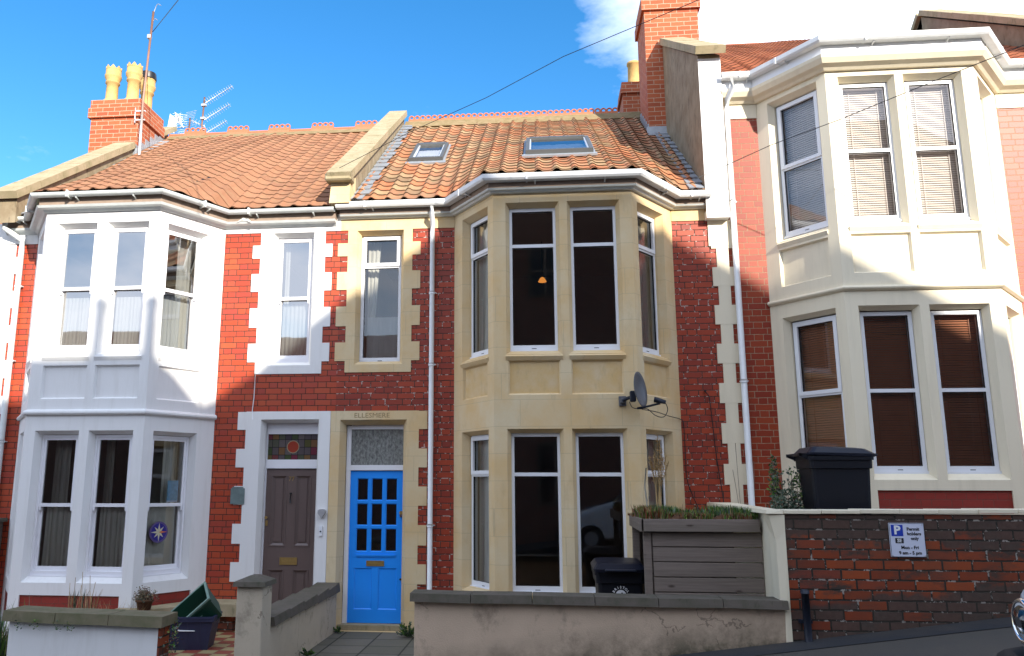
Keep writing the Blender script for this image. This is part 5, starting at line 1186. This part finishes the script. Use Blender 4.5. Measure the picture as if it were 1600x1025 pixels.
# ================================================================== plants and bits in the left yard
lg = thing('stone_ledge', (-4.5, 10.5, -.03), 'low worn stone ledge running round the foot of the white bay', 'ledge')
b = MB(); b.prism([(-5.2, 9.72), (-4.98, 9.70), (-4.28, 10.50), (-3.80, 10.50), (-3.80, 10.97), (-4.5, 10.97), (-5.0, 10.06), (-5.2, 10.06)], .17, .32, 'stonec', 'z'); b.build('slab', lg)
b = MB(); b.prism([(-5.15, 9.85), (-4.98, 9.82), (-4.30, 10.60), (-3.95, 10.60), (-3.95, 10.97), (-4.5, 10.97), (-5.0, 10.06), (-5.15, 10.06)], -.03, .168, 'brickw', 'z'); b.build('base', lg)
def crate(loc, rx, rz, label, m, rim, name):
    r = thing(name, loc, label, 'recycling box'); r.rotation_euler = (rx, 0, rz); b = MB(); w0, d0, w1, d1, h = .46, .33, .56, .42, .36
    def q(w_, d_, z, i=0): return [(-w_/2+i, -d_/2+i, z), (w_/2-i, -d_/2+i, z), (w_/2-i, d_/2-i, z), (-w_/2+i, d_/2-i, z)]
    R_ = [q(w0, d0, 0), q(w1, d1, h-.05), q(w1+.03, d1+.03, h-.05), q(w1+.03, d1+.03, h), q(w1, d1, h, .012), q(w0, d0, .012, .012)]; vs = sum(R_, []); fs = []
    for k in range(5): fs += [(k*4+i, k*4+(i+1) % 4, k*4+4+(i+1) % 4, k*4+4+i) for i in range(4)]
    fs += [(3, 2, 1, 0), (20, 21, 22, 23)]; b.mesh(vs, fs, m)
    for x in (-.14, 0, .14): b.hexa([(x-.008, -d0/2-.004, .02), (x+.008, -d0/2-.004, .02), (x+.008, -d0/2+.01, .02), (x-.008, -d0/2+.01, .02), (x-.008, -d1/2-.003, h-.06), (x+.008, -d1/2-.003, h-.06), (x+.008, -d1/2+.01, h-.06), (x-.008, -d1/2+.01, h-.06)], m)
    o = b.build('body'); o.parent = r
    b = MB(); ringbars(b, Fr((0, 0), (1, 0)), 0, 0, 0, 0, 0, 0, 0, rim) if False else None
    for a_, c_, e_, f__ in ((-w1/2-.02, w1/2+.02, -d1/2-.021, -d1/2-.0155), (-w1/2-.02, w1/2+.02, d1/2+.0155, d1/2+.021)): b.box(a_, c_, e_, f__, h-.02, h+.004, rim)
    for x in (-w1/2-.021, w1/2+.0155): b.box(x, x+.0055, -d1/2-.0155, d1/2+.0155, h-.02, h+.004, rim)
    b.box(-w1/2-.015, w1/2+.015, -d1/2-.0155, -d1/2+.008, h, h+.004, rim); b.box(-w1/2-.015, w1/2+.015, d1/2-.008, d1/2+.0155, h, h+.004, rim); b.box(-w1/2-.0155, -w1/2+.008, -d1/2+.008, d1/2-.008, h, h+.0035, rim); b.box(w1/2-.008, w1/2+.0155, -d1/2+.008, d1/2-.008, h, h+.0035, rim)
    o = b.build('rim'); o.parent = r
    return r
cb = crate((-4.06, 9.58, -.03), 0, R(10), 'dark navy recycling box standing on the red and buff tiles under the green one', 'plastic_navy', 'plastic_navy', 'recycling_box')
b = MB(); b.prism([(-.10, .22), (-.085, .235), (-.085, .226), (.09, .218), (.09, .210), (-.085, .212), (-.085, .205)], -.218, -.212, 'inkw'); o = b.build('printed_mark'); o.parent = cb
b = MB(); b.box(-.16, -.10, -.19, -.1, .06, .07, 'plastic_navy'); o = b.build('base_tab'); o.parent = cb
cg = crate((-4.06, 9.66, .36), 0, R(12), 'green recycling box tipped up on one corner on top of the navy one', 'plastic_green', 'plastic_rim', 'recycling_box')
cg.rotation_mode = 'XYZ'; cg.rotation_euler = (R(30), R(-42), R(10)); cg.location = (-3.93, 9.72, .24); cg.scale = (.86, .86, .86)
b = MB()
for k in range(3):
    a = 2*PI*k/3+.5; c = (math.cos(a)*.035+.02, .20+math.sin(a)*.035)
    b.prism([(c[0]-.02, c[1]-.008), (c[0]+.012, c[1]-.008), (c[0]+.024, c[1]+.002), (c[0]+.012, c[1]+.012), (c[0]-.02, c[1]+.008)], -.199, -.193, 'plastic_rim')
for k in range(3): b.box(-.13, -.05, -.199, -.193, .17+.025*k, .18+.025*k, 'plastic_rim')
o = b.build('printed_mark'); o.parent = cg
b = MB(); b.box(-.16, .12, -.10, .04, .03, .05, 'blindw', .004); b.tube([(-.12, .06, .14), (.10, .10, .18)], .035, 'fascia', 10); o = b.build('waste_paper'); tag(o, 'crumpled cardboard and a cup lying inside the tipped green box', 'rubbish'); o.location = cg.location; o.rotation_euler = cg.rotation_euler; o.scale = cg.scale
PX = -4.80
pp = thing('potted_plant', (PX, 9.92, .32), 'small brown leaved shrub in a dark pot on the ledge below the white bay', 'potted plant')
b = MB(); b.lathe([(.0, .325), (.075, .325), (.095, .42), (.105, .42), (.105, .445), (.085, .445), (.07, .40)], PX, 9.90, 'soil', 18); b.build('pot', pp)
b = MB()
for k in range(80):
    a = random.uniform(0, 2*PI); e = random.uniform(.0, 1.4); L = random.uniform(.08, .17); d_ = Vector((math.cos(a)*math.cos(e), math.sin(a)*math.cos(e), math.sin(e))); p0 = Vector((PX, 9.90, .42)); b.tube([p0, p0+d_*L], .002, 'fascia', 3, False); leafcloud(b, [p0+d_*L*q for q in (.6, .8, 1)], 14, .014, .022, ['leafr', 'leafr', 'leafd'])
b.build('foliage', pp)

# sun catcher and poster in the lower right sash of the white bay
FRh1 = Fr((-5.06, yb1), (-4.505, F)); wv = -.17
sc = MB(); cu_, cv_ = .42, 1.20; n = 36
def disc(mb, cu_, cv_, r, w0, m): mb.mesh([FRh1.p(cu_, cv_, w0)]+[FRh1.p(cu_+r*math.cos(2*PI*k/n), cv_+r*math.sin(2*PI*k/n), w0) for k in range(n)], [(0, 1+k, 1+(k+1) % n) for k in range(n)], m)
M['cobalt'] = plain('cobalt stained glass', (.03, .025, .22), .25, var=.3, vs=30); M['cobalt2'] = plain('violet stained glass', (.09, .06, .20), .3, var=.3); M['staryel'] = plain('cream star glass', (.55, .52, .36), .4, var=.1); M['starred'] = plain('orange star glass', (.6, .15, .05), .4)
scr = thing('sun_catcher', FRh1.p(.42, 1.2, wv), 'round cobalt blue stained glass star hanging in the lower right sash of the white bay', 'sun catcher')
disc(sc, cu_, cv_, .135, -.155, 'cobalt2'); sc.build('rim', scr)
sc = MB(); disc(sc, cu_, cv_, .112, -.152, 'cobalt'); sc.build('disc', scr)
sc = MB()
for k in range(8):
    a = 2*PI*k/8; L = .12 if k % 2 == 0 else .095; a1, a2_ = a-.35, a+.35
    sc.mesh([FRh1.p(cu_, cv_, -.149), FRh1.p(cu_+.04*math.cos(a1), cv_+.04*math.sin(a1), -.149), FRh1.p(cu_+L*math.cos(a), cv_+L*math.sin(a), -.149), FRh1.p(cu_+.04*math.cos(a2_), cv_+.04*math.sin(a2_), -.149)], [(0, 1, 2, 3)], 'starred' if k == 0 else 'staryel')
sc.build('star', scr)
b = MB(); M['poster'] = plain('pale blue poster', (.18, .42, .62), .6, var=.5, vs=25); b.fbox(FRh1, .50, .66, 1.60, 1.86, -.150, -.147, 'poster'); b.fbox(FRh1, .50, .66, 1.58, 1.60, -.150, -.147, 'signw'); tag(b.build('poster'), 'pale blue printed poster taped inside the upper sash above the stained glass star', 'poster')

# shrubs and weeds
def shrub(name, cx, cy, z0, h, r, n, label, ms, cat='shrub', spiky=True, size=.03):
    t_ = thing(name, (cx, cy, z0), label, cat); st = MB(); lf = MB()
    for k in range(n):
        a = random.uniform(0, 2*PI); rr = r*random.random()**.5; L = h*random.uniform(.55, 1.); p0 = Vector((cx+rr*.3*math.cos(a), cy+rr*.3*math.sin(a), z0)); p1 = Vector((cx+rr*math.cos(a), cy+rr*math.sin(a)*.7, z0+L)); pm = p0.lerp(p1, .5)+Vector((random.uniform(-.03, .03), 0, 0))
        st.tube([p0, pm, p1], [.006, .004, .002], 'fascia', 4, False)
        for q in range(44):
            t0 = random.uniform(.25, 1.02); c = (p0.lerp(pm, t0*2) if t0 < .5 else pm.lerp(p1, t0*2-1)); leafcloud(lf, [c], 2, .012 if spiky else .03, size, ms)
    st.build('stems', t_); lf.build('foliage', t_)
shrub('shrub', 2.56, 9.05, 1.12, .98, .24, 30, 'grey green rosemary like shrub between the white downpipe and the side-on wheelie bin', ['leafd', 'leafd', 'leaf'], size=.035)
shrub('shrub', 2.46, 8.75, 1.12, .66, .16, 30, 'low dark bushy shrub directly behind the cream coping at the wall corner', ['leafd', 'leafd'], size=.035, spiky=False)
def weed(cx, cy, z, r, label, n=70):
    b = MB()
    for k in range(n):
        a = random.uniform(0, 2*PI); e = random.uniform(.15, 1.35); L = r*random.uniform(.4, 1.); d_ = Vector((math.cos(a)*math.cos(e), .6*math.sin(a)*math.cos(e), math.sin(e)*.9)); p0 = Vector((cx, cy, z)); b.tube([p0, p0+d_*L], .002, 'leafd', 3, False)
        for q in (.45, .65, .85, 1.): s_ = d_.cross(Vector((random.uniform(-1, 1), random.uniform(-1, 1), 1))).normalized()*.014; c = p0+d_*L*q; b.mesh([c, c+s_+d_*.012, c+d_*.034, c-s_+d_*.012], [(0, 1, 2, 3)], random.choice(['leaf', 'leaf', 'leafd']))
    tag(b.build('weed'), label, 'weed')
weed(-1.68, 10.62, -.05, .20, 'leafy green weed at the right foot of the blue door', 90); weed(-2.64, 10.85, -.05, .08, 'small weed tuft at the left foot of the blue door', 30); weed(-2.62, 9.35, -.05, .09, 'small weed at the foot of the dividing wall', 30)
b = MB()
for x in (-5.1, -4.95, -4.72, -4.6): leafcloud(b, [(x, 7.93, .47), (x+.02, 7.93, .43)], 26, .02, .022, ['leafd', 'leaf'])
for k in range(12): leafcloud(b, [(-3.66+random.uniform(-.03, .06), 8.05+random.uniform(0, .2), .45-k*.06)], 26, .03, .028, ['leafr', 'leafd', 'leaf'])
tag(b.build('ivy'), 'sparse ivy trailing over the coping and down the end of the low white wall', 'ivy')
b = MB()
for k in range(40): x = -5.5+random.uniform(-.22, .14); blades(b, x, 8.3+random.uniform(-.1, .3), -.4+random.uniform(0, .5), 14, .55, .06, ['leafd', 'leafd', 'leaf'], .007, .6)
tag(b.build('garden_plant'), 'dark spiky plant at the far left end of the low white wall', 'plant')
b = MB()
for k in range(6):
    x = -5.0+k*.05; b.tube([(x, 8.6, .3), (x+random.uniform(-.1, .1), 8.62, .75+random.uniform(0, .15))], .003, 'straw', 4, False)
    blades(b, x, 8.62, .5, 8, .22, .05, ['leafd', 'straw'], .004, .8)
for k in range(26): x = random.uniform(-5.35, -4.65); blades(b, x, 9.5, .18, 6, .3, .06, ['straw', 'leafr'], .003, .9)
tag(b.build('dry_grass'), 'dry wispy grass behind the low white wall, against the painted brick plinth', 'grass')
b = MB()
for k in range(4):
    x = 2.46+.06*k; pts = [(x, 10.9, 1.1), (x+random.uniform(-.05, .05), 10.92, 1.5), (x+random.uniform(-.1, .1), 10.93, 1.9+random.uniform(-.1, .45))]; arc(b, pts, .0035, 'fascia', 5)
tag(b.build('bare_climber'), 'thin leafless climber stems up the foot of the cream quoins', 'climber')

# ================================================================== parked car (only its nose corner is in frame)
car = thing('parked_car', (4.3, 4.4, gz(4.3)-.13), 'white car with chrome ringed headlamp and black bumper, just inside the right edge', 'car')
def cp(x, y, z): return (x, y+1.68, gz(x)-.13+z*1.18)
def section(x, hw, z0, z1, rnd, n=6):
    pts = []
    for sx_, sz in ((-1, 0), (1, 0), (1, 1), (-1, 1)):
        cy = 2.72+sx_*(hw-rnd); cz_ = (z0+rnd*.6) if sz == 0 else (z1-rnd)
        a0 = {(-1, 0): PI, (1, 0): 1.5*PI, (1, 1): 0, (-1, 1): .5*PI}[(sx_, sz)]
        for k in range(n+1): a = a0+k/n*PI/2; pts.append(cp(x, cy+rnd*math.cos(a), cz_+(rnd if sz else rnd*.6)*math.sin(a)))
    return pts
def loft(mb, secs, m, caps=True):
    n = len(secs[0]); vs = sum(secs, []); fs = []
    for k in range(len(secs)-1): fs += [(k*n+i, k*n+(i+1) % n, (k+1)*n+(i+1) % n, (k+1)*n+i) for i in range(n)]
    if caps: fs += [tuple(range(n-1, -1, -1)), tuple(range((len(secs)-1)*n, len(secs)*n))]
    mb.mesh(vs, fs, m, True)
CX = 2.61
b = MB(); loft(b, [section(CX, .60, .42, .66, .10), section(CX+.05, .72, .34, .76, .13), section(CX+.2, .80, .27, .83, .14), section(CX+.7, .83, .24, .92, .13), section(CX+1.3, .84, .22, .99, .12), section(CX+2.6, .84, .22, .99, .12), section(CX+3.4, .82, .25, .97, .12), section(CX+3.7, .76, .32, .9, .14), section(CX+3.78, .66, .42, .8, .12)], 'carpaint'); b.build('body', car)
b = MB(); loft(b, [section(CX+1.25, .70, .93, .99, .02), section(CX+1.75, .62, .93, 1.40, .08), section(CX+2.7, .62, .93, 1.42, .08), section(CX+3.35, .68, .93, 1.0, .02)], 'glass_dark'); b.build('windows', car)
b = MB(); loft(b, [section(CX+1.72, .60, 1.36, 1.42, .02), section(CX+1.9, .63, 1.37, 1.455, .03), section(CX+2.6, .63, 1.37, 1.46, .03), section(CX+2.85, .60, 1.33, 1.42, .02)], 'carpaint'); b.build('roof', car)
for sy in (-1, 1):
    b = MB(); y = 2.72+sy*.56; b.tube([cp(CX+.10, y, .62), cp(CX-.015, y, .62)], .112, 'carpaint', 24); b.build('headlamp_pod', car)
    b = MB(); vs = []; fs = []
    for i in range(24):
        for j in range(8): a = 2*PI*i/24; w_ = 2*PI*j/8; rad = .093+.011*math.cos(w_); vs.append(cp(CX-.02+.012*math.sin(w_), y+rad*math.cos(a), .62+rad*math.sin(a)))
    for i in range(24):
        for j in range(8): fs.append((i*8+j, ((i+1) % 24)*8+j, ((i+1) % 24)*8+(j+1) % 8, i*8+(j+1) % 8))
    b.mesh(vs, fs, 'chrome', True); b.tube([cp(CX-.016, y, .62), cp(CX-.03, y, .62), cp(CX-.045, y, .62)], [.085, .075, .03], 'glass_dark', 24); b.build('headlamp', car)
b = MB(); b.tube([cp(CX+.25, 2.72-.84, .40), cp(CX+.0, 2.72-.78, .40), cp(CX-.10, 2.72-.55, .40), cp(CX-.13, 2.72, .40), cp(CX-.10, 2.72+.55, .40), cp(CX+.0, 2.72+.78, .40), cp(CX+.25, 2.72+.84, .40)], .075, 'rubber', 10); b.build('bumper', car)
b = MB(); b.box(CX-.02, CX+.03, 4.18, 4.62, cp(CX, 0, .55)[2], cp(CX, 0, .70)[2], 'ink', .01); b.build('grille', car)
for xx in (CX+.68, CX+3.05):
    for sy in (-1, 1):
        y = 2.72+sy*.76; b = MB(); b.tube([cp(xx, y-.08, .29), cp(xx, y-.09, .29), cp(xx, y+.09, .29)], [.28, .33, .33], 'rubber', 24); wq = b.build('wheel', car); b = MB(); b.tube([cp(xx, y+sy*.091, .29), cp(xx, y+sy*.10, .29)], .17, 'steel', 20); b.build('rim', wq)

# a second car stands across the street, seen only as a reflection in the bay windows
car2 = car.copy(); C.objects.link(car2); car2.location = Vector(car.location)+Vector((-2.1, -5.95, -.2751)); car2['label'] = 'white car parked across the street, mirrored in the lower right pane of the stone bay'
for ch_ in list(car.children):
    c_ = ch_.copy(); C.objects.link(c_); c_.parent = car2
    for g_ in ch_.children: d_ = g_.copy(); C.objects.link(d_); d_.parent = c_

# ================================================================== street opposite (behind the viewer: throws the big shadow)
def shadow_pt(X, Z, y): return (X+.61*(11-y), Z+.51*(11-y))
Y0 = -5.0
op = thing('opposite_house', (8.5, Y0, 1.2), 'tall brick house across the street with a flat topped gable that shades the terrace', 'house')
prof = [(-4.62, -14), (-4.62, 2.9), (-4.3, 3.15), (-3.95, 3.33), (-3.07, 4.13), (-1.36, 5.30), (-1.1, 5.12), (1.86, 5.12), (5.05, 3.16), (5.5, 2.4), (5.5, -14)]
gv = [shadow_pt(X, Z, Y0) for X, Z in prof]; gv = [(x, max(z, 0.)) for x, z in gv]
b = MB(); b.prism(gv, Y0-.4, Y0, 'brickd'); b.build('wall', op)
b = MB(); b.box(gv[0][0]+.02, gv[-1][0]-.02, Y0-8, Y0-.41, 0, 8.6, 'brickd'); b.build('rear_wing', op)
FO = Fr((1, Y0), (0, Y0)); 
def oppwin(par, x, z, w_=.9, h_=1.6):
    b = MB(); b.box(x-w_/2-.1, x+w_/2+.1, Y0-.02, Y0+.03, z-.1, z+h_+.12, 'stoneg'); b.box(x-w_/2, x+w_/2, Y0+.031, Y0+.04, z, z+h_, 'black'); b.box(x-.03, x+.03, Y0+.041, Y0+.06, z, z+h_, 'fascia'); b.box(x-w_/2, x+w_/2, Y0+.041, Y0+.062, z+h_/2-.03, z+h_/2+.03, 'fascia'); return b.build('window', par)
for i_, (x, z) in enumerate(((5.9, 2.6), (8.8, 2.4), (12.6, 3.0), (7.0, 6.2), (11.2, 6.4), (9.4, 9.6), (13.0, 8.8))): oppwin(op, x, z, (.9, 1.5, .8)[i_ % 3], (1.6, 1.3, 1.8)[i_ % 3])
on = thing('opposite_house', (2.8, Y0, .5), 'lower brick house across the street with a two pot chimney', 'house')
pf = [(-13.2, -14), (-13.2, 2.97), (-6.6, 2.97), (-5.48, 3.0), (-5.25, 3.0), (-4.64, 2.72), (-4.64, -14)]
gv = [(x, max(z, -.5)) for x, z in (shadow_pt(X, Z, Y0) for X, Z in pf)]
b = MB(); b.prism(gv, Y0-.4, Y0, 'brickd'); b.build('wall', on)
b = MB(); b.box(gv[0][0]+.02, gv[-1][0]-.03, Y0-8, Y0-.41, -.5, 8.0, 'brickd'); b.build('rear_wing', on)
for i_, (x, z) in enumerate(((-2.2, 1.0), (.4, 1.3), (3.0, 1.2), (-1.4, 4.6), (2.2, 4.3), (.2, 7.8), (3.4, 7.4))): oppwin(on, x, z, (1.4, .9, .9)[i_ % 3], (1.3, 1.7, 1.5)[i_ % 3])
b = MB(); xs0, zz0 = shadow_pt(-6.62, 2.9, Y0-.2); xs1, _ = shadow_pt(-5.42, 2.9, Y0-.2); b.box(xs0+.2, xs1-.15, Y0-.5, Y0-.02, zz0-1.5, zz0+.02, 'brickd'); ch = b.build('chimney', on)
for X in (-6.33, -5.64):
    x, z = shadow_pt(X, 3.0, Y0-.25); b = MB(); b.lathe([(.12, z-.2), (.10, z+.2), (.095, z+.66), (.115, z+.68), (.115, z+.76), (.0, z+.76)], x, Y0-.25, 'pot', 16); b.build('chimney_pot', ch)
lowh = thing('opposite_house', (-8, Y0, -1), 'long low row of brick houses across the street further down the hill', 'house')
b = MB(); b.box(-30, -3.6, Y0-8, Y0, -4, 5.6, 'brickd'); b.build('wall', lowh)
b = MB(); b.prism([(Y0-8.2, 5.5), (Y0+.2, 5.5), (Y0-4, 7.6)], -30, -3.6, 'tile3', 'x'); b.build('roof', lowh)
rh = thing('opposite_house', (24, Y0, 2), 'row of brick houses across the street further up the hill', 'house')
b = MB(); b.box(14.7, 32, Y0-8, Y0, 0, 7.6, 'brickd'); b.build('wall', rh)
b = MB(); b.prism([(Y0-8.2, 7.5), (Y0+.2, 7.5), (Y0-4, 8.9)], 14.7, 32, 'tile3', 'x'); b.build('roof', rh)
